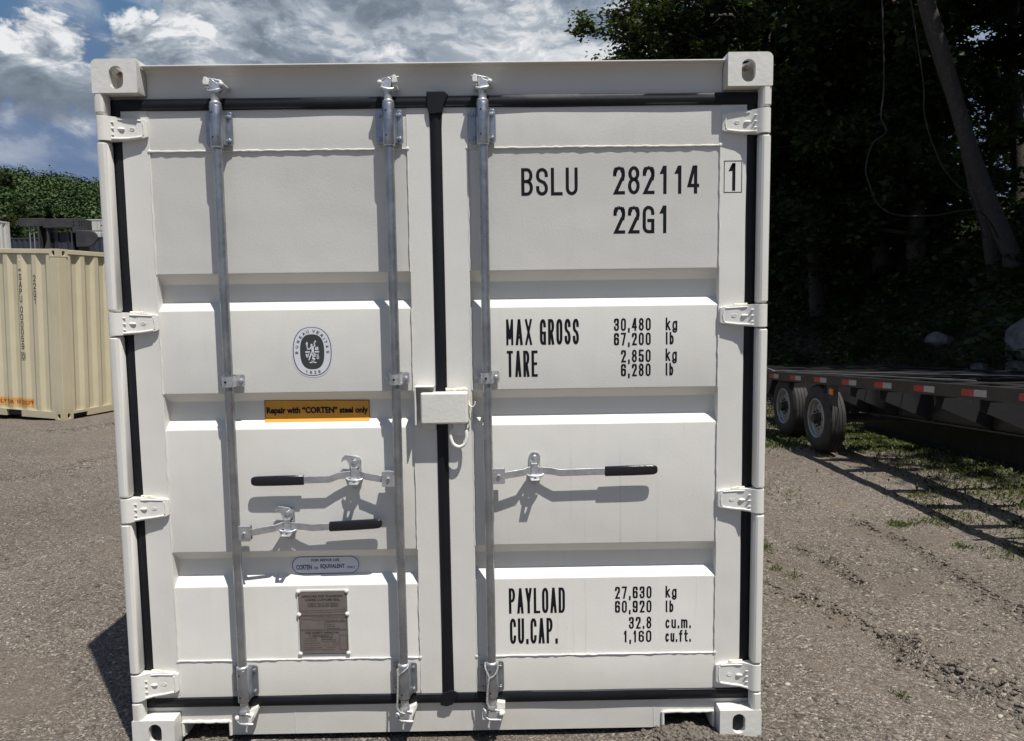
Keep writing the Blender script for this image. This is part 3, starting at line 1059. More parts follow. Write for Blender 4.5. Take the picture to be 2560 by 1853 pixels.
def build_ground():
    xs = axis(-700, 700, -4.2, 5.4, 0.036, 1.055)
    ys = axis(-60, 900, -1.0, 6.2, 0.036, 1.055)
    X, Y = np.meshgrid(xs, ys)
    H = ground_h(X, Y)
    nx, ny = len(xs), len(ys)
    V = np.stack([X, Y, H], -1).reshape(-1, 3)
    i = np.arange(nx - 1)
    j = np.arange(ny - 1)
    I, J = np.meshgrid(i, j)
    a = (J * nx + I).ravel()
    F = np.stack([a, a + 1, a + nx + 1, a + nx], 1)
    m = newmat("gravel_ground")
    T = NT(m.node_tree)
    b = T.n['Principled BSDF']
    b.inputs['Roughness'].default_value = 0.92
    b.inputs['Specular IOR Level'].default_value = 0.15
    tc = T.node('ShaderNodeTexCoord')
    co = tc.outputs['Object']

    def vor(scale, rnd=1.0):
        v = T.node('ShaderNodeTexVoronoi', feature='F1')
        T.put(v.inputs['Vector'], co)
        v.inputs['Scale'].default_value = scale
        v.inputs['Randomness'].default_value = rnd
        return v
    v1, v2 = vor(200), vor(84)
    sep1 = T.node('ShaderNodeSeparateColor')
    T.put(sep1.inputs[0], v1.outputs['Color'])
    sep2 = T.node('ShaderNodeSeparateColor')
    T.put(sep2.inputs[0], v2.outputs['Color'])

    def ramp(f, stops):
        r = T.node('ShaderNodeValToRGB')
        T.put(r.inputs[0], f)
        cr = r.color_ramp
        cr.elements[0].position, cr.elements[0].color = stops[0][0], c4(stops[0][1])
        cr.elements[1].position, cr.elements[1].color = stops[-1][0], c4(stops[-1][1])
        for p, c in stops[1:-1]:
            e = cr.elements.new(p)
            e.color = c4(c)
        return r.outputs[0]
    g1 = ramp(sep1.outputs[0], [(0, (0.06, 0.052, 0.045)), (.5, (0.140, 0.124, 0.108)), (.85, (0.23, 0.205, 0.18)), (1, (0.52, 0.48, 0.43))])
    g2 = ramp(sep2.outputs[0], [(0, (0.06, 0.052, 0.045)), (.5, (0.145, 0.128, 0.112)), (.88, (0.23, 0.205, 0.18)), (1, (0.48, 0.44, 0.39))])
    gr = T.mix(T.smooth(T.noise(co, 9, 4, .6), .38, .62), g1, g2)
    dirt = T.mix(T.noise(co, 40, 5, .7), c4((0.135, 0.112, 0.092)), c4((0.19, 0.162, 0.135)))
    where = T.smooth(T.noise(co, 1.1, 6, .62), .50, .66)
    col = T.mix(T.math('MULTIPLY', where, .75), gr, dirt)
    big = T.smooth(T.noise(co, .45, 4, .55), .3, .7, .86, 1.12)
    col = T.vmath('MULTIPLY', col, T.node('ShaderNodeCombineXYZ').outputs[0]) if False else T.mix(1.0, col, c4((1, 1, 1)), 'MULTIPLY')
    sc = T.node('ShaderNodeVectorMath', operation='SCALE')
    T.put(sc.inputs[0], col)
    T.put(sc.inputs['Scale'], big)
    # soil and old leaves on the wooded bank and under the trees
    sx = T.node('ShaderNodeSeparateXYZ')
    T.put(sx.inputs[0], co)
    bank = T.smooth(T.math('ADD', sx.outputs[0], T.math('MULTIPLY', T.noise(co, .8, 4, .6), 1.2)), 6.2, 7.4)
    soil = T.mix(T.smooth(T.noise(co, 6, 6, .7), .4, .65), c4((0.030, 0.024, 0.018)), c4((0.055, 0.045, 0.032)))
    warm = T.vmath('MULTIPLY', sc.outputs[0], (1.03, .995, .955))
    fin = T.mix(bank, warm, soil)
    T.put(b.inputs['Base Color'], fin)
    bn = T.node('ShaderNodeBump')
    bn.inputs['Distance'].default_value = 0.009
    hgt = T.math('ADD', T.math('MULTIPLY', T.math('SUBTRACT', 1.0, v1.outputs['Distance']), .45),
                 T.math('ADD', T.math('MULTIPLY', T.math('SUBTRACT', 1.0, v2.outputs['Distance']), .55), T.math('MULTIPLY', T.noise(co, 260, 3, .6), .5)))
    T.put(bn.inputs['Height'], hgt)
    T.l.new(bn.outputs[0], b.inputs['Normal'])
    o = fast_mesh('ground', V, F, m, smooth=True)
    o['kind'] = 'structure'
    return o


build_ground()

# ------------------------------------------------------------------ the white container
ROOT = empty('shipping_container', (1.219, 3.029, 0.0))
WORIG[ROOT.name] = (1.219, 3.029, 0.0)
tag(ROOT, 'large white shipping container seen at its closed double doors, filling the middle of the yard', 'shipping container')
W_, L_, H_ = 2.438, 6.058, 2.591


def casting(mb, mirror, top, front=True):
    """corner casting written at the left-front-bottom, holes in its end and side faces"""
    n = 32
    w, d, h = 0.162, 0.178, 0.118
    z0 = H_ - h if top else 0.0
    rc = 0.021
    outer = corner_rect(0, z0, w, z0 + h, (rc, .003, .003, .003) if top else (.003, .003, .003, rc))
    hc = (0.088, z0 + (0.0535 if top else 0.064))
    cx, cz = w / 2, z0 + h / 2
    hole = match_hole(outer, hc[0], hc[1], 0.050, 0.080)
    s = len(mb.v)
    inn = [(cx + (x - cx) * 0.86, cz + (z - cz) * 0.82) for x, z in outer]
    loops = [(outer, d), (outer, 0.0), (hole, 0.0), (hole, 0.022), (inn, 0.022), (inn, d - .012)]
    mb.rings([[(x, y, z) for x, z in lp] for lp, y in loops])
    if mirror:
        mb.v[s:] = [(W_ - x, y, z) for x, y, z in mb.v[s:]]
    return mb


for mirror in (False, True):
    for top in (False, True):
        for rear in (False, True):
            mb = casting(MB(), mirror, top)
            if rear:
                mb.v = [(x, L_ - y, z) for x, y, z in mb.v]
            co_ = mb.build('corner_casting', [CAST], ROOT, smooth=40)
            if top and not rear:           # the lifting slot on top lets daylight into the block
                c_ = MB()
                c_.prism(stadium((W_ - .081) if mirror else .081, .089, .060, .110, 24), 'z', H_ - .030, H_ + .05)
                cut_mesh(co_, [c_])
# flakes of rust and grit lying inside the two top castings
for (cx, dx) in ((0.088, 1), (2.35, -1)):
    mb = MB()
    rn = random.Random(4)
    pts = [(-.022, .0), (-.006, .012), (.02, -.004), (.024, -.012), (.004, -.004), (-.01, -.006)]
    mb.prism([(cx + dx * p[0], 2.548 + p[1]) for p in pts], 'y', .045, .07)
    mb.build('rust_flake', [RUST], ROOT, label='brown rust flake inside a top corner casting')

# corner posts with the hinge-side rolled strip broken by the hinges
HZ = [(2.310, 2.397), (1.606, 1.690), (0.899, 0.990), (0.194, 0.298)]
cuts = [2.473] + [z for a, b in HZ for z in (b + .004, a - .004)] + [0.118]
for mirror in (False, True):
    mb = MB()
    mb.box(0.0015, 0.047, 0.118, 0.033, 0.17, 2.473)
    mb.box(0.033, 0.068, 0.118, 0.060, 0.17, 2.473)
    if mirror:
        mb.v = [(W_ - x, y, z) for x, y, z in mb.v]
    post = mb.build('corner_post', [WHITE], ROOT, bevel=0.002)
    for k in range(0, len(cuts), 2):
        z1, z0 = cuts[k], cuts[k + 1]
        if z1 - z0 < .01:
            continue
        mb = MB()
        ch = 0.008
        prof = [(0.000, .050), (0.000, .012), (0.004, .005), (0.011, .001), (0.027, .001), (0.034, .006), (0.0375, .015), (0.0375, .050)]
        rings = []
        zz = [(z0, .8, .010), (z0 + ch, 1.0, 0), (z1 - ch, 1.0, 0), (z1, .8, .010)]
        if k == 0:
            zz[-1] = (z1, 1.0, 0)
        if k == len(cuts) - 2:
            zz[0] = (z0, 1.0, 0)
        for z, sc, yo in zz:
            rings.append([(0.0188 + (x - 0.0188) * sc, min(.050, y + yo), z) for x, y in prof])
        mb.rings(rings)
        if mirror:
            mb.v = [(W_ - x, y, z) for x, y, z in mb.v]
        mb.build('post_strip', [WHITE], post, smooth=30)

# header and sill
mb = MB()
prof = [(.068, 2.452), (.068, 2.545), (.064, 2.556), (.052, 2.5665), (.024, 2.5695), (.024, 2.5745), (.20, 2.5745), (.20, 2.452)]
mb.prism(prof, 'x', .1635, W_ - .1635)
mb.box(.060, .069, 2.440, .164, .17, 2.473)
mb.box(W_ - .164, .069, 2.440, W_ - .060, .17, 2.473)
header = mb.build('door_header', [WHITE], ROOT, bevel=0.0015, smooth=35)
mb = MB()


def notch(x0, x1, zt, r=.018):
    p = []
    for k in range(5):
        a = rad(180 - 90 * k / 4)
        p.append((x0 + r + r * math.cos(a), zt - r + r * math.sin(a)))
    for k in range(5):
        a = rad(90 - 90 * k / 4)
        p.append((x1 - r + r * math.cos(a), zt - r + r * math.sin(a)))
    return [(x0, .018)] + p + [(x1, .018)]


outl = [(.061, .150), (.061, .118), (.1635, .118), (.1635, .018)] + notch(.174, .350, .074) + notch(2.074, 2.262, .082) + \
       [(W_ - .1635, .018), (W_ - .1635, .118), (W_ - .061, .118), (W_ - .061, .150)]
mb.prism(outl, 'y', .066, .074)
mb.box(.061, .075, .118, W_ - .061, .20, .150)
sill = mb.build('door_sill', [WHITE], ROOT, fix=True, smooth=30)
for (x0, x1, zt) in ((.170, .356, .076), (2.066, 2.268, .084)):
    mb = MB()
    pts = []
    N = 14
    rn = random.Random(int(x0 * 100))
    path = [(x0 + (x1 - x0) * k / N, .062, zt + rn.uniform(-.0015, .0015)) for k in range(N + 1)]
    mb.tube(path, [.0065 + rn.uniform(-.001, .0012) for _ in path], 8)
    for xx in (x0, x1):
        mb.tube([(xx, .062, zt), (xx, .062, .02)], .006, 8)
    mb.build('pocket_weld', [CAST], sill)
    mb = MB()
    mb.box(x0 + .004, .0745, .016, x0 + .0075, 2.2, zt - .004)
    mb.box(x1 - .0075, .0745, .016, x1 - .004, 2.2, zt - .004)
    mb.box(x0 + .004, .0745, zt - .008, x1 - .004, 2.2, zt - .004)
    mb.box(x0 + .004, 2.2, .016, x1 - .004, 2.21, zt - .004)
    mb.build('fork_pocket', [WHITE], ROOT)
for xx in (.61, 2.03):
    mb = MB()
    mb.tube([(xx, .0665, .135), (xx + .001, .0665, .022)], .0022, 6)
    mb.build('weld_bead', [WHITE], sill)


# corrugated walls, roof and front end of the container
def corrugate(length, pitch=0.278, depth=0.036, flat=0.07):
    """(u, d) profile; d = 0 outermost"""
    prof = []
    u = 0.0
    sl = (pitch - 2 * flat) / 2
    while u < length:
        for du, dd in ((0, 0), (flat, 0), (flat + sl, depth), (2 * flat + sl, depth)):
            if u + du <= length:
                prof.append((u + du, dd))
        u += pitch
    prof.append((length, prof[-1][1]))
    return prof


for side in (0, 1):
    mb = MB()
    prof = corrugate(L_ - .36)
    P = [((.010 + d) if side == 0 else (W_ - .010 - d), .18 + u) for u, d in prof]
    P2 = [((x + .002) if side == 0 else (x - .002), y) for x, y in P]
    for pp in (P, P2):
        mb.add([(x, y, .16) for x, y in pp] + [(x, y, 2.53) for x, y in pp],
               [(i, i + 1, len(pp) + i + 1, len(pp) + i) for i in range(len(pp) - 1)])
    mb.build('side_wall', [WHITE], ROOT, fix=False, smooth=0)
    xa, xb = (0.0, .06) if side == 0 else (W_ - .06, W_)
    mb = MB()
    mb.box(xa + .002, .178, 2.531, xb - .002, L_ - .178, 2.588)
    mb.build('top_rail', [WHITE], ROOT, bevel=.003)
    mb = MB()
    mb.box(xa + .002, .178, .020, xb - .002, L_ - .178, .159)
    mb.build('bottom_rail', [WHITE], ROOT, bevel=.003)
mb = MB()
prof = corrugate(L_ - .4, .209, .02, .05)
P = [(2.572 - d, .2 + u) for u, d in prof]
mb.add([(.06, y, z) for z, y in P] + [(W_ - .06, y, z) for z, y in P], [(i, i + 1, len(P) + i + 1, len(P) + i) for i in range(len(P) - 1)])
mb.build('roof', [WHITE], ROOT, fix=False, smooth=0)
mb = MB()
prof = corrugate(W_ - .32, .25, .04, .06)
P = [(.16 + u, L_ - .03 - d) for u, d in prof]
mb.add([(x, y, .12) for x, y in P] + [(x, y, 2.55) for x, y in P], [(i, i + 1, len(P) + i + 1, len(P) + i) for i in range(len(P) - 1)])
mb.box(.02, L_ - .17, .118, .16, L_ - .01, 2.473)
mb.box(W_ - .16, L_ - .17, .118, W_ - .02, L_ - .01, 2.473)
mb.box(.16, L_ - .10, 2.50, W_ - .16, L_ - .01, 2.585)
mb.box(.16, L_ - .10, .02, W_ - .16, L_ - .01, .13)
mb.build('end_wall', [WHITE], ROOT, smooth=0)
mb = MB()
mb.box(.06, .21, .13, W_ - .06, L_ - .11, .158)
mb.build('floor', [MACHB], ROOT)

# ------------------------------------------------------------------ the two doors
YD = 0.055          # face of the doors
ZB, ZT = 0.172, 2.432


def dent(x, z):
    """slight waviness of the pressed sheet, always inwards"""
    return .0011 * float(vnoise(np.array([x * 3.1 + 7]), np.array([z * 2.6]), 71)[0])


def door(x0, x1, px0, px1, grooves, lab):
    # pressed sheet between the stiles: rounded profile, open at both ends against the stiles
    y0, yp, yb = YD, YD + .005, YD + .047
    led0, led1 = .328, 2.277
    pr = [(y0 + .002, ZB), (y0 + .0008, led0), (yp, led0 + .0012)]
    for (a, b, c, d) in sorted(grooves):       # front low, back low, back high, front high
        pr += [(yp, a), (yb, b), (yb, c), (yp, d)]
    pr += [(yp, led1 - .001), (y0 + .0008, led1), (y0 + .002, ZT)]
    rp = [pr[0]]
    for i in range(1, len(pr) - 1):
        p, q, r = Vector(pr[i - 1]), Vector(pr[i]), Vector(pr[i + 1])
        l1, l2 = (p - q).length, (r - q).length
        w = min(.0035, l1 * .4, l2 * .4)
        A, B = q + (p - q).normalized() * w, q + (r - q).normalized() * w
        for k in range(4):
            t = k / 3
            rp.append(tuple(A * (1 - t) ** 2 + q * 2 * t * (1 - t) + B * t * t))
    rp.append(pr[-1])
    nx = 24
    mb = MB()
    xs = [px0 + (px1 - px0) * k / nx for k in range(nx + 1)]
    n = len(rp)
    mb.add([(x, y + dent(x, z), z) for x in xs for y, z in rp], [(k * n + i, k * n + i + 1, (k + 1) * n + i + 1, (k + 1) * n + i) for k in range(nx) for i in range(n - 1)])
    dr = mb.build('door', [WHITE], ROOT, smooth=60, fix=False, label=lab)
    for (a, b) in ((x0, px0), (px1, x1)):
        mb = MB()
        mb.box(a, YD, ZB, b, YD + .056, ZT)
        mb.build('door_stile', [WHITE], dr, bevel=.002, smooth=32)
    mb = MB()
    mb.box(x0, YD + .0565, ZB, x1, YD + .0585, ZT)
    mb.build('door_lining', [WHITE], dr, smooth=0)
    return dr


GRL = [(.6235, .657, .7255, .7625), (1.2405, 1.2715, 1.345, 1.3785), (1.692, 1.7235, 1.7915, 1.828)]
GRR = [(.6375, .6685, .7335, .7735), (1.2435, 1.274, 1.343, 1.3785), (1.6905, 1.7215, 1.789, 1.8268)]
doorL = door(.068, 1.199, .1665, 1.112, GRL, 'left container door with orange, oval and blue stickers')
doorR = door(1.2385, 2.366, 1.3335, 2.2675, GRR, 'right container door with painted numbers and weights')

# weld beads round the panels
rn = random.Random(8)


def bead(path_fn, n, r, parent, mat_=WHITE, jit=.0012, noise_r=.35):
    pts, rr = [], []
    for k in range(n + 1):
        p = path_fn(k / n)
        pts.append((p[0] + rn.uniform(-jit, jit), p[1], p[2] + rn.uniform(-jit, jit)))
        rr.append(r * (1 + rn.uniform(-noise_r, noise_r)))
    mb = MB()
    mb.tube(pts, rr, 7)
    return mb.build('weld_bead', [mat_], parent)


def bead_v(x, z0, z1, parent, y=YD + .0018, r=.0030):
    n = int((z1 - z0) / .022) + 2
    return bead(lambda t: (x, y, z0 + (z1 - z0) * t), n, r, parent)


for par, xl, xr, gr in ((doorL, .1665, 1.112, GRL), (doorR, 1.3335, 2.2675, GRR)):
    zs = [.19] + [z for g in sorted(gr) for z in (g[0], g[3])] + [2.40]
    for x in (xl, xr):
        for k in range(0, len(zs), 2):
            bead_v(x, zs[k], zs[k + 1] if k + 1 < len(zs) else 2.40, par, r=.0034 if x in (xl,) else .0026)
    bead(lambda t: (xl + (xr - xl) * t, YD + .0012, .3285), 60, .0030, par)
    bead(lambda t: (xl + (xr - xl) * t, YD + .0016, 2.2765), 60, .0034, par)
    for x in (xl, xr):
        for z in (.328, 2.277):
            mb = MB()
            mb.blob((x, YD, z), .0075, (1, .5, 1))
            mb.build('weld_bead', [WHITE], par)

# ------------------------------------------------------------------ rubber gaskets (wavy lipped strips)


def strip(path, width_dir, prof, name, parent, seedv=0, wob=.0022, n=60, flare=None):
    """path: 3-D start and end; prof: (across, y) points; slight waviness of the outer lip"""
    a, b = Vector(path[0]), Vector(path[1])
    wd = Vector(width_dir)
    rings = []
    for k in range(n + 1):
        t = k / n
        c = a.lerp(b, t)
        L = (b - a).length * t
        wv = (float(vnoise(np.array([L * 4.2 + seedv * 13.7]), np.array([0.5]), seedv)[0]) - .5) * 2
        wv2 = (float(vnoise(np.array([L * 2.7 + seedv * 3.1]), np.array([4.5]), seedv)[0]) - .5) * 2
        ring = []
        for j, (u, y) in enumerate(prof):
            edge = (abs(u) > .0150)
            uu = u + (math.copysign(1, u) * wob * wv if edge and abs(u) > .019 else 0)
            yy = y + (0.0022 * wv2 if not edge else .0028 * wv)
            if flare:
                uu *= 1 + flare(t)
            ring.append(c + wd * uu + Vector((0, yy, 0)))
        rings.append(ring)
    mb = MB()
    mb.rings(rings)
    return mb.build(name, [RUBBER], parent, smooth=50)


def gprof(hw, y0=.0610, lip=.0465):
    return [(-hw, y0 + .006), (-hw, lip + .005), (-hw + .004, lip + .001), (-.011, lip + .0010), (-.006, lip - .0012), (.006, lip - .0012), (.011, lip + .0010), (hw - .004, lip + .001), (hw, lip + .005), (hw, y0 + .006)]


gk = []
gk.append(strip([(.072, 0, 2.4425), (1.196, 0, 2.4425)], (0, 0, 1), gprof(.0215), 'door_gasket', doorL, 1))
gk.append(strip([(1.240, 0, 2.4430), (2.404, 0, 2.4430)], (0, 0, 1), gprof(.0215), 'door_gasket', doorR, 2))
gk.append(strip([(.072, 0, .1612), (1.205, 0, .1612)], (0, 0, 1), gprof(.0205, lip=.050), 'door_gasket', doorL, 3))
gk.append(strip([(1.232, 0, .1612), (2.404, 0, .1612)], (0, 0, 1), gprof(.0225, lip=.050), 'door_gasket', doorR, 4))
gk.append(strip([(.0515, 0, .142), (.0515, 0, 2.462)], (1, 0, 0), gprof(.0210, lip=.053), 'door_gasket', doorL, 5, wob=.001))
gk.append(strip([(2.3825, 0, .142), (2.3825, 0, 2.462)], (1, 0, 0), gprof(.0215, lip=.053), 'door_gasket', doorR, 6, wob=.0015))
gk.append(strip([(1.2185, 0, .142), (1.2185, 0, 2.462)], (1, 0, 0), gprof(.0215, lip=.048), 'door_gasket', doorR, 7, wob=.0008,
                flare=lambda t: .30 * max(0, (t - .95) / .05) + .10 * max(0, (.12 - t) / .12)))
# folded rubber flap at the head of the centre strip
mb = MB()
mb.prism([(1.188, 2.428), (1.196, 2.395), (1.243, 2.400), (1.252, 2.432), (1.262, 2.452), (1.268, 2.466), (1.254, 2.4775), (1.188, 2.4765)], 'y', .0385, .047)
mb.build('gasket_flap', [RUBBER], doorR, bevel=.003, smooth=40)
mb = MB()
mb.prism([(1.186, .150), (1.188, .136), (1.214, .131), (1.236, .139), (1.250, .165), (1.262, .184), (1.238, .196), (1.196, .186)], 'y', .0435, .050)
mb.build('gasket_flap', [RUBBER], doorR, bevel=.002, smooth=40)

# ------------------------------------------------------------------ hinges


def hinge(z0, z1, mirror, k):
    zc, hh = (z0 + z1) / 2, (z1 - z0) / 2
    mb = MB()
    # plan view section (x, y): rolled barrel at the post, then a leaf lying on the door
    outer = [(.0005, .050), (.0005, .014), (.005, .005), (.012, .001), (.027, .001), (.036, .004), (.044, .013), (.055, .022), (.070, .030), (.088, .0355), (.125, .0375), (.160, .0395), (.168, .044)]
    inner = [(.168, .0545), (.150, .0545), (.088, .0545), (.070, .050), (.055, .050), (.040, .050)]
    sec = outer + inner
    sh = 0.006 if mirror else 0.0

    def hz(x):           # half height of the hinge at x: tapers and has clipped corners
        if x < .04:
            return 1.0
        t = (x - .04) / .128
        v = 1.0 - .16 * t
        if x > .150:
            v -= .10 * (x - .150) / .018 * 1.6
        return v
    up_ = [(x, y, zc + hh * hz(x)) for x, y in sec]
    lo_ = [(x, y, zc - hh * hz(x) + hh * .10 * max(0, (x - .1) / .07)) for x, y in sec]
    n = len(sec)
    mb.add(lo_ + up_, [tuple(range(n)), tuple(range(2 * n - 1, n - 1, -1))] + [(i, n + i, n + (i + 1) % n, (i + 1) % n) for i in range(n)])

    def yface(x):
        for (xa, ya), (xb, yb) in zip(outer[:-1], outer[1:]):
            if xa <= x <= xb:
                return ya + (yb - ya) * (x - xa) / max(1e-6, xb - xa)
        return .04
    # raised lower rim, small ribs and the cast oval
    mb.tube([(x, yface(x) - .0005, zc - hh * hz(x) + hh * .10 * max(0, (x - .1) / .07) + .007) for x in (.050, .075, .10, .13, .152)], .0042, 7)
    mb.tube([(x, yface(x) - .0002, zc + hh * hz(x) - .008) for x in (.070, .10, .13, .150)], .0028, 6)
    mb.tube([(.155, yface(.155), zc + hh * hz(.155) - .012), (.158, yface(.158), zc), (.155, yface(.155), zc - hh * hz(.155) + .014)], .0028, 6)
    for dz in (-.022, 0, .022):
        mb.blob((.052, yface(.052), zc + dz), .0050, (2.0, .55, .65))
    mb.blob((.078, yface(.078), zc), .0075, (2.0, .8, .8))
    ring = [(.116 + .0095 * math.cos(a), yface(.116) - .0006, zc + .0052 * math.sin(a)) for a in [2 * math.pi * i / 14 for i in range(15)]]
    mb.tube(ring, .0012, 5)
    mb.tube([(.110, yface(.112) - .0006, zc), (.122, yface(.12) - .0006, zc + .0005)], .0014, 5)
    if mirror:
        mb.v = [(W_ - x, y, z) for x, y, z in mb.v]
    h = mb.build('hinge', [LUG], doorR if mirror else doorL, smooth=40, bevel=.0016)
    if k > 0:
        # cream primer showing where the leaf was welded
        mb = MB()
        rr = random.Random(k * 7 + mirror)
        xs = [.066 + i * .007 for i in range(8)]
        pts = [(x, .047 + rr.uniform(-.001, .001), zc + hh * hz(x) + .0015 + rr.uniform(-.001, .002)) for x in xs]
        if mirror:
            pts = [(W_ - x, y, z) for x, y, z in pts]
        mb.tube(pts, [.0035 + rr.uniform(0, .0022) for _ in pts], 7)
        mb.build('weld_patch', [RIMED], h, smooth=50)


for k, (a, b) in enumerate(HZ):
    hinge(a, b, False, k)
    hinge(a, b, True, k)

# ------------------------------------------------------------------ lock rods with brackets, guides and cams
YR = 0.008
BRK = pmat('shaded_zinc_bracket', (0.30, 0.33, 0.375), 0.36, 0.85, color2=(0.42, 0.45, 0.49), vscale=18, rvar=.08)  # zinc with the bluish shade it reflects put into the colour


def rounded_rect(x0, z0, x1, z1, r, n=5):
    p = []
    for (cx, cz, a0) in ((x1 - r, z1 - r, 0), (x0 + r, z1 - r, 90), (x0 + r, z0 + r, 180), (x1 - r, z0 + r, 270)):
        for k in range(n):
            a = rad(a0 + 90 * k / (n - 1))
            p.append((cx + r * math.cos(a), cz + r * math.sin(a)))
    return p


def bolt(mb, x, y, z, r=.0075, mi=0):
    mb.lathe([(r * 1.35, 0), (r * 1.35, -.0015)], (x, y, z), 'y', 14, mi)
    mb.lathe([(r, -.0015), (r, -.005), (r * .75, -.0065)], (x, y, z), 'y', 6, mi)


def bracket(x, z0, z1, dark, sleeve, parent, top):
    mb = MB()
    xa, xb = x - .052, x + .046
    mb.prism(rounded_rect(xa, z0, xb, z1, .012), 'y', YD - .0115, YD - .0065)
    # raised saddle between the plate and the sleeve
    mb.prism([(x - .030, YD - .007), (x - .021, YR + .004), (x + .021, YR + .004), (x + .030, YD - .007)], 'z', z0 + .001, z1 - .001)
    mb.lathe([(.0215, sleeve[0]), (.0225, sleeve[0] + .003), (.0225, sleeve[1] - .003), (.0215, sleeve[1])], (x, YR, 0), 'z', 22)
    for bx in (xa + .013, xb - .013):
        for bz in (z0 + .018, z1 - .020):
            bolt(mb, bx, YD - .0115, bz, .0068)
    for bz in (z0 + .022, z1 - .014):
        mb.lathe([(.0042, 0), (.0042, -.0015)], (x - .006, YR - .0205, bz), 'y', 12, 1)
    return mb.build('rod_bracket', [BRK, HOLE], parent, smooth=40, bevel=.0008)


def guide(x, z0, z1, parent):
    mb = MB()
    mb.prism(rounded_rect(x - .048, z0, x + .046, z1, .008), 'y', YD - .0085, YD - .004)
    arcp = []
    for k in range(9):
        a = rad(180 + 180 * k / 8)
        arcp.append((x + .0235 * math.cos(a), YR + .0235 * math.sin(a)))
    arcp = [(x - .0235, YD - .005)] + arcp + [(x + .0235, YD - .005)]
    inn = [(x + (p[0] - x) * .86, YR + (p[1] - YR) * .86 if p[1] < YR + .02 else p[1]) for p in arcp]
    mb.prism(arcp + inn[::-1], 'z', z0 + .003, z1 - .003)
    for bx in (x - .036, x + .034):
        bolt(mb, bx, YD - .0085, (z0 + z1) / 2, .0072)
    mb.lathe([(.0045, 0), (.0045, -.0014)], (x - .004, YR - .0237, (z0 + z1) / 2), 'y', 12, 1)
    return mb.build('rod_guide', [ZINC, HOLE], parent, smooth=40)


def cam_top(x, flip, parent):
    f = -1 if flip else 1
    mb = MB()
    mb.lathe([(.0195, 2.424), (.021, 2.428), (.021, 2.436), (.0150, 2.440), (.0150, 2.462), (.0165, 2.466), (.0160, 2.472), (.0115, 2.480)], (x, YR, 0), 'z', 18)
    # forged head: neck, two horns and the cross bar over the keeper
    mb.prism([(x - f * .012, 2.474), (x + f * .014, 2.474), (x + f * .024, 2.484), (x + f * .022, 2.500), (x + f * .006, 2.506), (x - f * .004, 2.516), (x - f * .014, 2.510), (x - f * .016, 2.492)], 'y', YR - .014, YR + .022)
    mb.tube([(x - f * .026, YR - .008, 2.478), (x - f * .008, YR - .014, 2.472), (x + f * .012, YR - .012, 2.476), (x + f * .028, YR - .006, 2.484)], [.005, .006, .007, .005], 8)
    mb.tube([(x - f * .040, YR + .004, 2.5205), (x - f * .018, YR + .002, 2.5215), (x + f * .022, YR + .002, 2.5125), (x + f * .026, YR + .004, 2.5115)], [.0028, .0035, .0038, .0026], 7)
    c = mb.build('locking_cam', [ZINC], parent, smooth=45, bevel=.0025)
    mb = MB()
    s = len(mb.v)
    mb.prism([(x - f * .034, 2.494), (x - f * .0165, 2.494), (x - f * .017, 2.508), (x - f * .020, 2.522), (x - f * .031, 2.522), (x - f * .036, 2.506)], 'y', YR - .020, YR + .010)
    mb.prism([(x - f * .032, 2.482), (x - f * .018, 2.482), (x - f * .0175, 2.4945), (x - f * .033, 2.4945)], 'y', YR - .013, .067)
    mb.build('cam_keeper', [LUG], parent, smooth=45, bevel=.003)
    mb = MB()
    mb.blob((x + f * .0275, YR - .010, 2.4985), .0095, (1, .9, .95))
    mb.tube([(x + f * .0275, YR - .006, 2.4985), (x + f * .0275, .067, 2.4985)], .007, 10)
    mb.build('keeper_pin', [LUG], parent, smooth=45)
    return c


def cam_bottom(x, parent, kind):
    mb = MB()
    mb.lathe([(.0150, .160), (.0150, .186), (.0130, .158)], (x, YR, 0), 'z', 16)
    mb.lathe([(.0185, .186), (.0140, .184), (.0140, .160), (.0190, .152), (.0190, .142), (.012, .134)], (x, YR, 0), 'z', 18)
    mb.prism([(x - .014, .136), (x + .012, .136), (x + .020, .124), (x + .016, .108), (x + .004, .100), (x - .008, .104), (x - .018, .116)], 'y', YR - .015, YR + .020)
    mb.tube([(x - .034, YR - .002, .112), (x - .012, YR - .012, .102), (x + .012, YR - .012, .100), (x + .034, YR - .006, .096)], [.004, .006, .007, .0048], 8)
    mb.tube([(x + .004, YR - .012, .142), (x + .030, YR - .010, .135)], [.006, .0045], 8)
    mb.build('locking_cam', [ZINC], parent, smooth=45, bevel=.0022)
    mb = MB()
    if kind == 2:
        mb.prism([(x + .012, .100), (x + .048, .100), (x + .050, .150), (x + .018, .155), (x + .012, .140)], 'y', YR + .022, .067)
        mb.blob((x + .034, YR + .004, .120), .015, (1.1, 1, .8))
        mb.build('cam_keeper', [LUG], parent, smooth=45, bevel=.003)
        mb = MB()
        mb.prism([(x - .040, .096), (x - .024, .096), (x - .024, .134), (x - .036, .138), (x - .041, .128)], 'y', YR - .006, .067)
    else:
        mb.prism([(x + .008, .104), (x + .028, .100), (x + .030, .126), (x + .010, .132)], 'y', YR - .012, .030)
        mb.prism([(x + .010, .136), (x + .040, .150), (x + .044, .136), (x + .030, .104), (x + .016, .102)], 'y', YR + .022, .067)
        mb.build('cam_keeper', [LUG], parent, smooth=45, bevel=.003)
        mb = MB()
        mb.blob((x - .029, YR - .004, .122), .0095, (1, 1, 1.1))
        mb.tube([(x - .029, YR, .122), (x - .027, .067, .122)], .007, 8)
    mb.build('cam_keeper', [LUG], parent, smooth=45, bevel=.003)


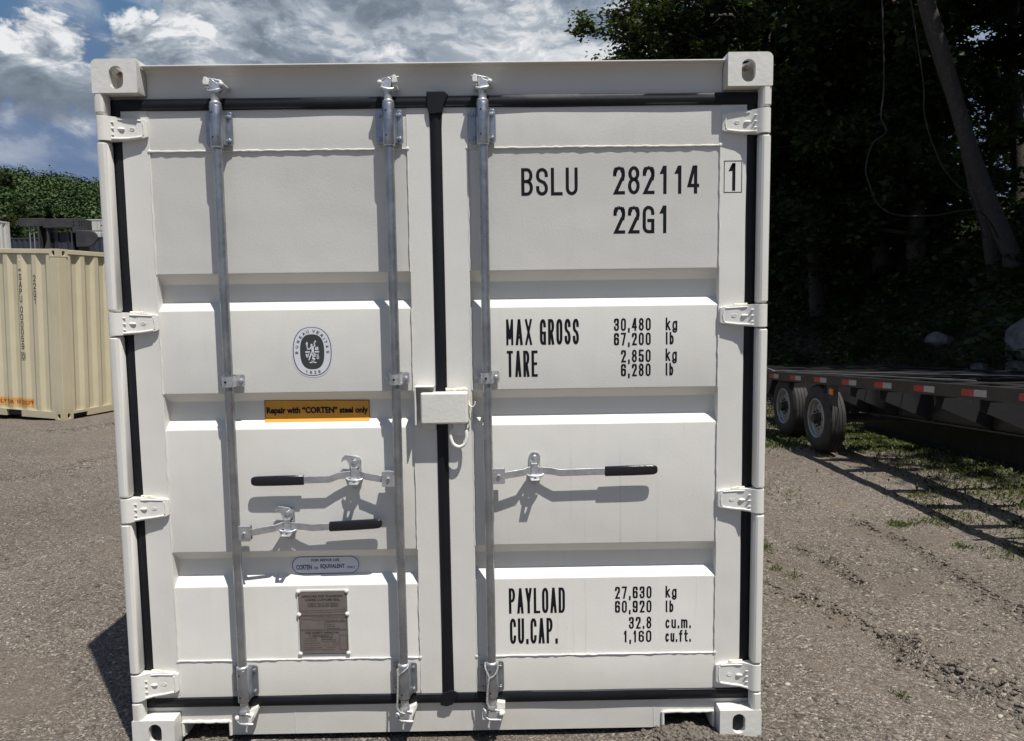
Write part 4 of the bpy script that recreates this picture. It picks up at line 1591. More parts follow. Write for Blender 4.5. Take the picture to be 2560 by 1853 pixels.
def wire(pts, r, parent, name, strands=3):
    mb = MB()
    P = [Vector(p) for p in pts]
    # resample
    Q = []
    for a, b in zip(P[:-1], P[1:]):
        m = max(2, int((b - a).length / .0025))
        Q += [a.lerp(b, k / m) for k in range(m)]
    Q.append(P[-1])
    for s in range(strands):
        pp = []
        for i, p in enumerate(Q):
            a = i * .55 + 2 * math.pi * s / strands
            pp.append(p + Vector((math.cos(a) * r * .55, math.sin(a) * r * .55, math.sin(a + 1) * r * .2)))
        mb.tube(pp, r * .55, 5)
    return mb.build(name, [ROPE], parent, smooth=60)


def smooth_path(pts, n=5):
    out = []
    P = [Vector(p) for p in pts]
    for i in range(len(P) - 1):
        p0, p1, p2, p3 = P[max(i - 1, 0)], P[i], P[i + 1], P[min(i + 2, len(P) - 1)]
        for k in range(n):
            t = k / n
            out.append(.5 * ((2 * p1) + (-p0 + p2) * t + (2 * p0 - 5 * p1 + 4 * p2 - p3) * t * t + (-p0 + 3 * p1 - 3 * p2 + p3) * t ** 3))
    out.append(P[-1])
    return out


for i, (x, sl_t, sl_b) in enumerate(((.4335, (2.283, 2.425), (.188, .318)), (1.0533, (2.282, 2.427), (.190, .322)), (1.3925, (2.283, 2.427), (.190, .320)))):
    mb = MB()
    mb.tube([(x, YR, .19), (x, YR, 1.2), (x, YR, 2.43)], .0169, 24)
    rod = mb.build('lock_rod', [ROD], ROOT, smooth=60)
    bracket(x, 2.2905, 2.413, True, sl_t, rod, True)
    bracket(x, .190, .3135, False, sl_b, rod, False)
    mb = MB()
    mb.lathe([(.0185, .316), (.0225, .321), (.0225, .327), (.0180, .331)], (x, YR, 0), 'z', 22)
    mb.build('rod_collar', [ZINC], rod, smooth=50)
    mb = MB()
    mb.lathe([(.0195, 2.277), (.0205, 2.279), (.0205, 2.284)], (x, YR, 0), 'z', 22)
    mb.build('rod_collar', [ZINC], rod, smooth=50)
    guide(x, 1.407, 1.4515, rod)
    cam_top(x, i == 1, rod)
    cam_bottom(x, rod, i)
    if i == 1:
        wire(smooth_path([(x + .022, YR - .010, .338), (x + .018, YR - .022, .322), (x - .002, YR - .027, .306), (x - .016, YR - .018, .290)]), .0026, rod, 'seal_cord')
        wire(smooth_path([(x - .022, YR - .016, .314), (x - .020, YR - .020, .285), (x - .022, YR - .021, .240), (x - .024, YR - .022, .195), (x - .026, YR - .022, .165), (x - .016, YR - .020, .145), (x + .002, YR - .016, .136)]), .0038, rod, 'seal_cord')
    if i == 2:
        wire(smooth_path([(x - .024, YR - .012, .333), (x - .024, YR - .020, .315), (x - .012, YR - .026, .286), (x - .010, YR - .026, .274)]), .0030, rod, 'seal_cord')
        wire(smooth_path([(x + .022, YR - .012, .335), (x + .024, YR - .020, .315), (x + .012, YR - .027, .290), (x - .008, YR - .027, .276)]), .0030, rod, 'seal_cord')
        wire(smooth_path([(x - .010, YR - .027, .276), (x - .014, YR - .026, .250), (x - .018, YR - .025, .205), (x - .018, YR - .025, .175), (x - .010, YR - .022, .155)]), .0042, rod, 'seal_cord')


# ------------------------------------------------------------------ handles
def strap(mb, pts, h, t, mi=0):
    """flat bar standing on edge: pts (x, y, z)"""
    rings = []
    P = [Vector(p) for p in pts]
    for i, p in enumerate(P):
        d = (P[min(i + 1, len(P) - 1)] - P[max(i - 1, 0)])
        d.z = 0
        d.normalize()
        nrm = Vector((-d.y, d.x, 0))
        rings.append([p + nrm * t / 2 + Vector((0, 0, h / 2)), p - nrm * t / 2 + Vector((0, 0, h / 2)), p - nrm * t / 2 - Vector((0, 0, h / 2)), p + nrm * t / 2 - Vector((0, 0, h / 2))])
    mb.rings(rings, mi)


def make_handle(hx, sx, zh, ex, ez, rx, rz, hook, lab):
    """hx hub x, sx direction (-1 runs left), zh hub height, ex/ez grip end, rx/rz catch centre"""
    mb = MB()
    # bar with the bend over the catch
    g0 = ex - sx * .198
    zz = lambda x: zh + (ez - zh) * (x - hx) / (ex - hx)
    y1, yc, y2 = .012, .036, .0245
    pts = [(hx + sx * .020, y1, zh - .002), (hx + sx * .055, y1 + .001, zz(hx + sx * .05)), (rx - sx * .042, y1 + .006, rz), (rx - sx * .020, yc, rz + .004), (rx + sx * .020, yc, rz + .003),
           (rx + sx * .060, y2 + .004, rz + .001), (rx + sx * .095, y2, zz(rx + sx * .095)), (g0, y2, zz(g0)), (ex - sx * .02, y2, zz(ex - sx * .02))]
    strap(mb, pts, .0265, .0065)
    h = mb.build('door_handle', [GALV], ROOT, smooth=30, bevel=.0012, label=lab)
    mb = MB()
    rings = []
    for xo, k in ((-.198 - .002, .90), (-.198, 1.0), (-.10, 1.03), (-.030, 1.0), (-.014, .94), (-.006, .80), (-.0015, .58), (0, .30)):
        xq = ex + sx * xo
        zc = ez if xo > -.012 else zz(xq)
        rings.append([(xq, y2 + .0078 * k * math.copysign(abs(math.cos(a)) ** .7, math.cos(a)), zc + .0190 * k * math.copysign(abs(math.sin(a)) ** .7, math.sin(a))) for a in [2 * math.pi * (q + .5) / 16 for q in range(16)]])
    mb.rings(rings)
    mb.build('grip', [GRIP], h, smooth=60)
    mb = MB()
    a, b = sorted((hx - sx * .0015, hx + sx * .0475))
    mb.prism(rounded_rect(a, zh - .029, b, zh + .029, .004), 'y', y1 - .014, y1 - .009)
    mb.prism(rounded_rect(a, zh - .029, b, zh + .029, .004), 'y', y1 + .009, y1 + .014)
    mb.box(a + .002, y1 - .0145, zh + .024, b - .002, y1 + .0145, zh + .0292)
    mb.lathe([(.0078, y1 - .014), (.0078, y1 - .018), (.005, y1 - .0195)], (hx + sx * .024, 0, zh), 'y', 14)
    mb.lathe([(.003, y1 - .0195), (.003, y1 - .0205)], (hx + sx * .024, 0, zh), 'y', 10, 1)
    mb.build('handle_hub', [GALV, HOLE], h, smooth=40, bevel=.0012)
    # catch on the door skin
    mb = MB()
    zt, zb = rz + .070, rz - .058
    mb.prism(stadium(rx, (zt + zb) / 2, .044, zt - zb, 28), 'y', YD + .0005, YD + .0047)
    bolt(mb, rx, YD - .0005, zt - .020, .0080)
    bolt(mb, rx + .002, YD - .0005, zb + .020, .0080)
    mb.box(rx - .016, YD - .010, rz + .016, rx + .016, YD + .002, rz + .019)
    mb.box(rx - .013, YD - .0015, rz + .019, rx + .013, YD + .0008, rz + .030, 1)
    # strap over the bar and the slotted tongue below it
    mb.box(rx - .013, yc - .0085, rz - .016, rx + .010, yc - .0062, rz + .030)
    mb.box(rx - .013, yc - .0062, rz + .0275, rx + .010, YD - .002, rz + .0305)
    mb.build('handle_catch', [ZINC, HOLE], h, smooth=35, bevel=.0015)
    mb = MB()
    n = 20
    outer = []
    for k in range(n):
        a = 2 * math.pi * (k + .5) / n
        c, s = math.cos(a), math.sin(a)
        q = max(abs(c), abs(s))
        u, v = c / q, s / q
        hw = .030 - .0135 * (1 - v) / 2
        outer.append((rx + u * hw * (1 if abs(u) < .99 else .94), (YD - .028) + v * .030))
    innr = [(p[0], p[1]) for p in stadium(rx, YD - .036, .009, .022, n)]
    mb.ring_prism(outer, innr, 'z', rz - .0165, rz - .0130)
    s = len(mb.v)
    mb.v = [(x, y, z - (YD - y) * .22) for x, y, z in mb.v]
    mb.tube([(rx - .034, yc - .008, rz - .010), (rx - .022, yc - .013, rz - .016), (rx, yc - .015, rz - .018), (rx + .022, yc - .013, rz - .016), (rx + .034, yc - .008, rz - .010)], [.003, .006, .0065, .006, .003], 8)
    mb.build('catch_tongue', [ZINC], h, smooth=45, bevel=.001)
    if hook:
        mb = MB()
        s = -1
        poly = [(rx + .018, rz + .036), (rx + .020, rz + .058), (rx + .008, rz + .072), (rx - .012, rz + .076), (rx - .034, rz + .079), (rx - .046, rz + .068), (rx - .052, rz + .050),
                (rx - .045, rz + .055), (rx - .034, rz + .060), (rx - .024, rz + .050), (rx - .018, rz + .030), (rx - .008, rz + .022), (rx + .010, rz + .024)]
        mb.prism(poly, 'y', YD - .020, YD - .015)
        bolt(mb, rx + .001, YD - .020, rz + .052, .0088)
        mb.build('latch_hook', [ZINC], h, smooth=35, bevel=.0018)
    return h


make_handle(1.0533 - .014, -1, 1.0535, .4935, 1.0475, .884, 1.0625, True, 'upper left door handle pointing left')
make_handle(.4335 + .009, 1, .8520, .9835, .8770, .6225, .8675, True, 'lower left door handle pointing right')
make_handle(1.3925 + .014, 1, 1.0580, 2.0335, 1.0690, 1.5680, 1.0680, False, 'right door handle pointing right')

# ------------------------------------------------------------------ padlock box over the centre gap
mb = MB()
x0, x1, z0, z1 = 1.1435, 1.3195, 1.2590, 1.3780
mb.box(x0, -.004, z0, x1, .043, z1)
lb = mb.build('lock_box', [CAST], ROOT, bevel=.0085, bseg=4, smooth=60, label='white steel padlock guard box over the centre gap')
mb = MB()
mb.box(1.238, .030, z0 + .006, x1 - .004, .0542, z1 - .004)
mb.build('lock_box_base', [WHITE], lb, bevel=.002)
mb = MB()
mb.box(1.1205, .004, 1.2550, 1.1260, .0545, 1.4010)
mb.box(1.1205, .004, 1.3965, 1.1935, .0545, 1.4015)
mb.build('lock_guard_plate', [WHITE], lb, bevel=.002)
mb = MB()
rr = random.Random(3)
pts = [(1.235 + i * .008, .046 + rr.uniform(-.004, .003), 1.3815 + rr.uniform(-.001, .004)) for i in range(11)]
mb.tube(pts, [.005 + rr.uniform(-.001, .004) for _ in pts], 8)
mb.build('weld_patch', [RIMED], lb, smooth=50)
mb = MB()
pts = [(1.3215, .040 + rr.uniform(-.002, .002), 1.366 - i * .010) for i in range(11)]
mb.tube(pts, [.0045 + rr.uniform(-.0012, .002) for _ in pts], 7)
mb.build('weld_patch', [RIMED], lb, smooth=50)
mb = MB()
mb.tube(smooth_path([(1.322, .035, 1.330), (1.328, .026, 1.322), (1.336, .020, 1.320), (1.344, .018, 1.327), (1.347, .018, 1.341)]), .0026, 8)
mb.build('wire_hook', [LUG], lb, smooth=60)
mb = MB()
# bent ring welded below the box, and its tab
mb.tube(smooth_path([(1.262, .030, 1.236), (1.2535, .022, 1.222), (1.253, .018, 1.202), (1.262, .016, 1.180), (1.282, .014, 1.170), (1.302, .014, 1.178), (1.311, .016, 1.200), (1.3115, .018, 1.222), (1.309, .020, 1.232)]), .0068, 10)
mb.build('bent_ring', [LUG], lb, smooth=60)
mb = MB()
mb.box(1.262, .026, 1.212, 1.306, .033, 1.262)
mb.tube([(1.318, .045, 1.262), (1.314, .040, 1.235)], .0035, 7)
mb.build('lock_tab', [WHITE], lb, bevel=.002)
mb = MB()
mb.box(1.150, .040, 1.232, 1.196, .0545, 1.2585)
mb.build('lower_stop', [WHITE], lb, bevel=.002)


# ------------------------------------------------------------------ lettering on the right door
def on(y):
    return lambda x, z: (x, y, z)


YL = YD + .005 - .0006          # on the recessed sheet
YS = YD - .0006                 # on the stiles


def pl(x, z):
    return (x, YL + dent(x, z), z)



def letter(name, fn, parent=doorR, mats=(INK,)):
    mb = MB()
    fn(mb)
    return mb.build(name, list(mats), parent, smooth=0, fix=False)


def t_bslu(mb):
    for ch, a, b in (('B', 1.5300, 1.5735), ('S', 1.5850, 1.6290), ('L', 1.6400, 1.6835), ('U', 1.6950, 1.7395)):
        stroke_text(mb, ch, a, 2.102, b - a, .1005, .0118, pl)


def t_num(mb):
    for ch, a, b in (('2', 1.871, 1.915), ('8', 1.926, 1.970), ('2', 1.981, 2.025), ('1', 2.044, 2.078), ('1', 2.099, 2.133), ('4', 2.146, 2.191)):
        stroke_text(mb, ch, a, 2.1025, b - a, .1025, .0122, pl)


def t_22g1(mb):
    for ch, a, b in (('2', 1.872, 1.916), ('2', 1.926, 1.970), ('G', 1.981, 2.025), ('1', 2.044, 2.078)):
        stroke_text(mb, ch, a, 1.9585, b - a, .1015, .0122, pl)


def t_chk(mb):
    a, b, z0, z1, t = 2.2825, 2.3475, 2.1045, 2.2185, .0026
    for q in ribbon2d([(a, z0), (b, z0), (b, z1), (a, z1), (a, z0)], t):
        mb.add([(p[0], YS, p[1]) for p in q], [(0, 1, 2, 3)])
    stroke_text(mb, '1', 2.2985, 2.1105, .034, .100, .0115, on(YS))


letter('owner_code', t_bslu)
letter('serial_number', t_num)
letter('size_code', t_22g1)
letter('check_digit', t_chk)
letter('weight_lettering', lambda mb: (stroke_line(mb, 'MAX', 1.4665, 1.5640, 1.5475, .0975, .0098, pl), stroke_line(mb, 'GROSS', 1.5935, 1.7410, 1.5475, .0965, .0098, pl)))
letter('weight_lettering', lambda mb: stroke_line(mb, 'TARE', 1.4675, 1.5840, 1.4265, .0995, .0098, pl))
letter('weight_lettering', lambda mb: stroke_line(mb, 'PAYLOAD', 1.4620, 1.6810, .4975, .1020, .0098, pl, gap=.30))
letter('weight_lettering', lambda mb: (stroke_line(mb, 'CU.CAP', 1.4645, 1.6320, .3745, .1030, .0098, pl, gap=.30), stroke_text(mb, '.', 1.6420, .3745, .010, .1030, .0098, pl)))
for txt, a, z0, h in (('30,480', 1.8735, 1.5955, .0480), ('67,200', 1.8735, 1.5405, .0480), ('2,850', 1.9000, 1.4760, .0480), ('6,280', 1.9000, 1.4225, .0485),
                      ('27,630', 1.8765, .5500, .0495), ('60,920', 1.8765, .4930, .0495), ('32.8', 1.9310, .4275, .0490), ('1,160', 1.9110, .3725, .0480)):
    letter('weight_figures', lambda mb: stroke_line(mb, txt, a, 2.0195 if z0 < 1 else 2.0130, z0, h, .0068, pl, gap=.36))
for txt, b, z0, h in (('kg', 2.1133, 1.5955, .0480), ('lb', 2.1000, 1.5420, .0470), ('kg', 2.1125, 1.4790, .0480), ('lb', 2.0990, 1.4240, .0475),
                      ('kg', 2.1175, .5520, .0470), ('lb', 2.1055, .4930, .0470), ('cu.m.', 2.1750, .4275, .0480), ('cu.ft.', 2.1750, .3720, .0480)):
    letter('unit_lettering', lambda mb: stroke_line(mb, txt, 2.0740 if z0 < 1 else 2.0692, b, z0, h, .0064, pl, gap=.36))

# ------------------------------------------------------------------ oval classification sticker


def superell(cx, cz, a, b, n=48, p=2.35):
    out = []
    for k in range(n):
        t = 2 * math.pi * k / n
        c, s = math.cos(t), math.sin(t)
        out.append((cx + a * math.copysign(abs(c) ** (2 / p), c), cz + b * math.copysign(abs(s) ** (2 / p), s)))
    return out


def flat(mb, poly, y, mi=0):
    mb.add([(p[0], y, p[1]) for p in poly], [tuple(range(len(poly)))], mi)


def flat_ring(mb, o, i, y, mi=0):
    n = len(o)
    mb.add([(p[0], y, p[1]) for p in o] + [(p[0], y, p[1]) for p in i], [(k, (k + 1) % n, n + (k + 1) % n, n + k) for k in range(n)], mi)


YP = YD + .005 + .0002
cx, cz = .7338, 1.5340
mb = MB()
flat(mb, superell(cx, cz, .0770, .0975), YP - .0006)
oval = mb.build('oval_sticker', [STK_W], doorL, smooth=0, fix=False, label='oval sticker with torch bearer emblem')
mb = MB()
flat_ring(mb, superell(cx, cz, .0730, .0920), superell(cx, cz + .0006, .0698, .0900), YP - .0010)
flat(mb, superell(cx, cz - .001, .0455, .0660, 48, 2.6), YP - .0010)
NT_ = "BUREAU VERITAS"
angs = [188, 175, 161.5, 148, 134, 120, 106, 94, 83, 66.5, 51, 38, 26.5, 13.5, 0]
angs = [183, 167, 151, 135.5, 120.5, 105.5, None, 82, 66, 50, 38, 27.5, 13.5, -2]
for ch, a in zip(NT_, angs):
    if a is None:
        continue
    t = rad(a)
    px, pz = .0585 * math.cos(t), .0775 * math.sin(t)
    # normal of the ellipse
    nx, nz = math.cos(t) / .0585, math.sin(t) / .0775
    nn = math.hypot(nx, nz)
    nx, nz = nx / nn, nz / nn
    ux, uz = nz, -nx

    def P(x, z, px=px, pz=pz, ux=ux, uz=uz, nx=nx, nz=nz):
        return (cx + px + ux * x + nx * z, YP - .0010, cz + pz + uz * x + nz * z)
    w = .0024 if ch == 'I' else .0096
    if ch in 'V':
        for q in ribbon2d([(-.0045, .0052), (0, -.0052), (.0045, .0052)], .0022):
            mb.add([P(*p) for p in q], [(0, 1, 2, 3)])
    else:
        stroke_text(mb, ch, -w / 2, -.0055, w, .011, .0022, P)
for ch, x, zz in (('1', -.0235, -.0770), ('8', -.0075, -.0790), ('2', .0085, -.0790), ('8', .0240, -.0765)):
    stroke_text(mb, ch, cx + x - .0042, cz + zz - .006, .0085, .0120, .0019, on(YP - .0010))
mb.build('sticker_print', [STK_G], oval, smooth=0, fix=False)
mb = MB()
Y3 = YP - .0014
u = .10 / 965.6          # metres per unit of the sketch below (origin at the emblem centre)
u = .000118


def E(px, py):
    return (cx + (px - 762) * u, cz - .001 + (852 - py) * u)


def cap_line(pts, ths):
    """tapering limb with round ends"""
    for (a, b, t0, t1) in zip(pts[:-1], pts[1:], ths[:-1], ths[1:]):
        A, B = Vector(E(*a)), Vector(E(*b))
        d = (B - A).normalized()
        nrm = Vector((-d.y, d.x))
        t0, t1 = t0 * u / 2, t1 * u / 2
        mb.add([(A.x + nrm.x * t0, Y3, A.y + nrm.y * t0), (A.x - nrm.x * t0, Y3, A.y - nrm.y * t0), (B.x - nrm.x * t1, Y3, B.y - nrm.y * t1), (B.x + nrm.x * t1, Y3, B.y + nrm.y * t1)], [(0, 1, 2, 3)])
    for a, t in zip(pts, ths):
        A = E(*a)
        flat(mb, [(A[0] + t * u / 2 * math.cos(k * .7854), A[1] + t * u / 2 * math.sin(k * .7854)) for k in range(8)], Y3 + .00002)


cap_line([(748, 632)], [72])                                        # head
cap_line([(752, 680), (775, 740), (785, 820), (780, 870)], [60, 88, 72, 80])       # trunk
cap_line([(790, 700), (850, 660), (838, 590), (832, 560)], [44, 36, 32, 26])      # raised arm
cap_line([(730, 710), (668, 780), (620, 720), (590, 705)], [44, 34, 28, 26])      # arm with the torch
cap_line([(765, 870), (720, 930), (690, 1000), (650, 1110)], [72, 56, 40, 30])    # trailing leg
cap_line([(790, 870), (765, 930), (790, 1000), (760, 1080)], [60, 52, 40, 28])    # front leg
cap_line([(868, 525)], [62])                                        # ball in the raised hand
cap_line([(815, 1080)], [74])                                       # globe underfoot
flat(mb, [E(*p) for p in ((575, 640), (635, 640), (612, 690), (618, 800), (602, 800), (596, 690))], Y3)
flat(mb, [E(*p) for p in ((570, 620), (560, 570), (580, 590), (595, 510), (615, 560), (632, 545), (628, 620), (605, 632))], Y3)
flat(mb, [E(*p) for p in ((540, 835), (692, 835), (692, 878), (540, 878))], Y3)
flat(mb, [E(*p) for p in ((838, 832), (985, 832), (985, 876), (838, 876))], Y3)
flat(mb, [E(*p) for p in ((822, 898), (862, 898), (862, 1018), (822, 1018))], Y3)
flat(mb, [E(*p) for p in ((845, 790), (880, 690), (902, 690), (902, 800))], Y3)
flat(mb, [E(*p) for p in ((925, 690), (950, 685), (968, 790), (900, 805))], Y3)
cap_line([(570, 925), (580, 1000), (605, 1020), (625, 990), (622, 940), (650, 920)], [34, 38, 40, 36, 34, 30])
for k in range(3):
    cap_line([(900, 930 + k * 50), (930, 960 + k * 50), (965, 1000 + k * 32), (950, 1040 + k * 22)], [20, 24, 24, 14])
cap_line([(955, 915), (900, 1060), (940, 1085)], [18, 18, 16])
flat(mb, [E(*p) for p in ((715, 1140), (835, 1140), (835, 1158), (788, 1158), (788, 1215), (765, 1215), (765, 1158), (715, 1158))], Y3)
for c_ in (708, 848):
    flat(mb, [E(c_ - 42, 1180), E(c_ + 42, 1180), E(c_ + 30, 1208), E(c_, 1222), E(c_ - 30, 1208)], Y3)
mb.build('torch_bearer_emblem', [STK_W], oval, smooth=0, fix=False)

# ------------------------------------------------------------------ orange sticker folded over the rib
Yb = YD + .047
mb = MB()
# follows the back of the groove, then the sloping shelf below it
zA, zB_, zC = 1.3470, 1.2735, 1.2625
yC = YP + (Yb - YP) * ((zC - 1.2405) / (1.2715 - 1.2405))
x0s, x1s = .5325, .9355
mb.add([(x0s, Yb - .0012, zA), (x1s, Yb - .0012, zA - .0055), (x1s, Yb - .0022, zB_), (x0s, Yb - .0022, zB_), (x1s, yC - .0012, zC), (x0s, yC - .0012, zC)],
       [(0, 3, 2, 1), (3, 5, 4, 2)])
og = mb.build('orange_sticker', [STK_O], doorL, smooth=0, fix=False, label='orange repair sticker stuck in the middle rib')
mb = MB()


def pog(x, z):
    if z >= zB_:
        return (x, Yb - .0028, z - .0055 * (x - x0s) / (x1s - x0s) * ((z - zB_) / (zA - zB_)))
    t = (zB_ - z) / (zB_ - zC)
    return (x, Yb - .0028 + (yC - Yb + .0008) * t, z)


font_text(mb, 'Repair with \u201cCORTEN\u201d steel only', .5395, .9300, 1.2865, 1.3205, pog, bold=.045)
for a, b in (((x0s + .001, zA - .001), (x1s - .001, zA - .001)), ((x0s + .001, zA), (x0s + .001, zB_)), ((x1s - .001, zA), (x1s - .001, zB_))):
    for q in ribbon2d([a, b], .0018):
        mb.add([pog(*p) for p in q], [(0, 1, 2, 3)])
mb.build('sticker_print', [INK], og, smooth=0, fix=False)

# ------------------------------------------------------------------ blue and white sticker in the lower rib
mb = MB()
bx0, bx1, bz0, bz1 = .6085, .8795, .6505, .7315
flat(mb, stadium((bx0 + bx1) / 2, (bz0 + bz1) / 2, bx1 - bx0, bz1 - bz0 - .002, 36), Yb - .0012)
bl = mb.build('oblong_sticker', [STK_W], doorL, smooth=0, fix=False, label='white oblong sticker with navy outline in the lower rib')
mb = MB()
flat_ring(mb, stadium((bx0 + bx1) / 2, (bz0 + bz1) / 2, bx1 - bx0 - .008, bz1 - bz0 - .010, 36), stadium((bx0 + bx1) / 2, (bz0 + bz1) / 2, bx1 - bx0 - .0135, bz1 - bz0 - .0155, 36), Yb - .0018)
pb = on(Yb - .0018)
font_text(mb, 'FOR REPAIR USE', .6890, .7990, .7050, .7160, pb, bold=.02)
font_text(mb, 'CORTEN', .6290, .6900, .6730, .6930, pb, bold=.025)
font_text(mb, 'OR', .6985, .7150, .6735, .6845, pb, bold=.02)
font_text(mb, 'EQUIVALENT', .7235, .8190, .6745, .6945, pb, bold=.025)
font_text(mb, 'ONLY', .8270, .8600, .6755, .6855, pb, bold=.02)
mb.build('sticker_print', [STK_B], bl, smooth=0, fix=False)

# ------------------------------------------------------------------ approval plate with rivets
px0, px1, pz0, pz1 = .6440, .8330, .3480, .6020
mb = MB()
mb.box(px0 - .005, YP - .003, pz0 - .0005, px1 + .004, YP + .0005, pz1 + .006)
base = mb.build('approval_plate', [LUG], doorL, bevel=.001, smooth=0, label='brown riveted data plate on the left door')
mb = MB()
mb.box(px0, YP - .0042, pz0, px1, YP - .0031, pz1)
mb.build('plate_face', [PLATE], base, smooth=0)
mb = MB()
for x in (px0 + .0005, px1 - .001):
    for z in (pz0 + .003, (pz0 + pz1) / 2 + .034, pz1 - .001):
        mb.lathe([(.0088, YP - .0035), (.0088, YP - .0055), (.006, YP - .0085), (.002, YP - .010)], (x, 0, z), 'y', 12)
mb.build('rivet', [LUG], base, smooth=50)
mb = MB()
pp = on(YP - .0047)
X = lambda f: px0 + (px1 - px0) * f
Z = lambda f: pz1 - (pz1 - pz0) * f
th = .0008


def rect_line(a, b, c, d):
    for q in ribbon2d([(X(a), Z(b)), (X(c), Z(b)), (X(c), Z(d)), (X(a), Z(d)), (X(a), Z(b))], .0009):
        mb.add([pp(*p) for p in q], [(0, 1, 2, 3)])


font_text(mb, 'APPROVED FOR TRANSPORT', X(.07), X(.92), Z(.098), Z(.062), pp)
font_text(mb, 'UNDER CUSTOMS SEAL', X(.14), X(.86), Z(.152), Z(.116), pp)
rect_line(.19, .185, .82, .245)
font_text(mb, 'GB/C 3016 BV-2024', X(.21), X(.80), Z(.238), Z(.195), pp, bold=.0)
font_text(mb, 'MODEL', X(.03), X(.11), Z(.325), Z(.312), pp, bold=0)
rect_line(.13, .305, .36, .338)
font_text(mb, "MANUFACTURER'S NO.", X(.38), X(.70), Z(.308), Z(.294), pp, bold=0)
font_text(mb, 'OF THE CONTAINER', X(.38), X(.68), Z(.342), Z(.328), pp, bold=0)
rect_line(.72, .295, .96, .328)
rect_line(.015, .375, .985, .376)
rect_line(.02, .395, .52, .605)
font_text(mb, "OWNER'S NO.", X(.04), X(.26), Z(.448), Z(.432), pp, bold=0)
rect_line(.27, .418, .50, .455)
rect_line(.55, .395, .975, .475)
rect_line(.55, .490, .975, .605)
for k, (w, z) in enumerate(((.92, .42), (.90, .455))):
    font_text(mb, 'TIMBER COMPONENT TREATMENT' if k == 0 else 'IM / TREATED / 2024', X(.57), X(w + .03), Z(z + .010), Z(z - .004), pp, bold=0)
for k, (w, z) in enumerate(((.75, .525), (.74, .555), (.84, .588))):
    if k == 0:
        font_text(mb, 'Manufactured by', X(.57), X(w), Z(z + .008), Z(z - .006), pp, bold=.01)
    else:                                   # too worn to read: broken dark lines
        for a in range(6):
            f0 = .57 + (w - .57) * (a + .06) / 6
            flat(mb, [pp(X(p), Z(q))[::2] for p, q in ((f0, z + .005), (f0 + (w - .57) / 7.5, z + .005), (f0 + (w - .57) / 7.5, z - .004), (f0, z - .004))], YP - .0047)
rect_line(.015, .622, .985, .990)
font_text(mb, 'CSC SAFETY APPROVAL', X(.12), X(.82), Z(.672), Z(.640), pp)
rect_line(.20, .688, .68, .722)
font_text(mb, 'F/BV/12826/24', X(.27), X(.60), Z(.716), Z(.696), pp, bold=0)
rows = (('DATE MANUFACTURED', .08, .35, .748), ('IDENTIFICATION NO.', .08, .35, .782), ('MAXIMUM OPERATING GROSS MASS', .08, .42, .820), ('ALLOWABLE STACKING LOAD FOR 1.8g', .08, .42, .855), ('TRANSVERSE RACKING TEST FORCE', .08, .45, .892))
for txt, a, b, z in rows:
    font_text(mb, txt, X(a), X(b), Z(z + .008), Z(z - .006), pp, bold=0)
rect_line(.45, .732, .66, .758)
rect_line(.45, .766, .73, .794)
for txt, a, b, z in (('30,480 kg', .48, .60, .818), ('67,200 lb', .66, .80, .818), ('192,000 kg', .46, .61, .855), ('423,280 lb', .65, .80, .855), ('150,000 NEWTONS', .54, .74, .892)):
    font_text(mb, txt, X(a), X(b), Z(z + .007), Z(z - .006), pp, bold=0)
font_text(mb, 'FIRST MAINTENANCE EXAMINATION DATE', X(.08), X(.72), Z(.934), Z(.920), pp, bold=0)
rect_line(.82, .700, .965, .930)
mb.build('plate_print', [PLINK], base, smooth=0, fix=False)

# ------------------------------------------------------------------ other containers in the yard


def simple_casting(mb, x, y, z, sx, sy, top):
    """block with sunk end and side holes (x, y: outer corner; sx, sy: inward directions)"""
    w, d, h = .162, .178, .118
    # end face (normal -sy) and side face (normal -sx) each a plate with a hole, remaining faces plain
    hz = z + (.0535 if top else .064)

    def ringface(u0, u1, hc, hw, hh, mapf, t):
        outer = corner_rect(u0, z, u1, z + h, (.002, .002, .002, .002), 1)
        n = len(outer)
        hole = match_hole(outer, hc, hz, hw, hh)
        mb.add([mapf(p[0], 0, p[1]) for p in outer] + [mapf(p[0], 0, p[1]) for p in hole] + [mapf(p[0], t, p[1]) for p in hole],
               [(k, (k + 1) % n, n + (k + 1) % n, n + k) for k in range(n)] + [(n + k, n + (k + 1) % n, 2 * n + (k + 1) % n, 2 * n + k) for k in range(n)])
        # dark back of the hole
        mb.add([mapf(p[0], t, p[1]) for p in hole], [tuple(range(n))], 1)
    ringface(0, w, .088, .055, .080, lambda u, t, zz: (x + sx * u, y + sy * t, zz), .030)
    ringface(0, d, .100, .055, .080, lambda u, t, zz: (x + sx * t, y + sy * u, zz), .030)
    X, Y = x + sx * w, y + sy * d
    mb.add([(x, y, z), (X, y, z), (X, Y, z), (x, Y, z), (x, y, z + h), (X, y, z + h), (X, Y, z + h), (x, Y, z + h)],
           [(0, 1, 2, 3), (4, 5, 6, 7), (1, 2, 6, 5), (2, 3, 7, 6)])


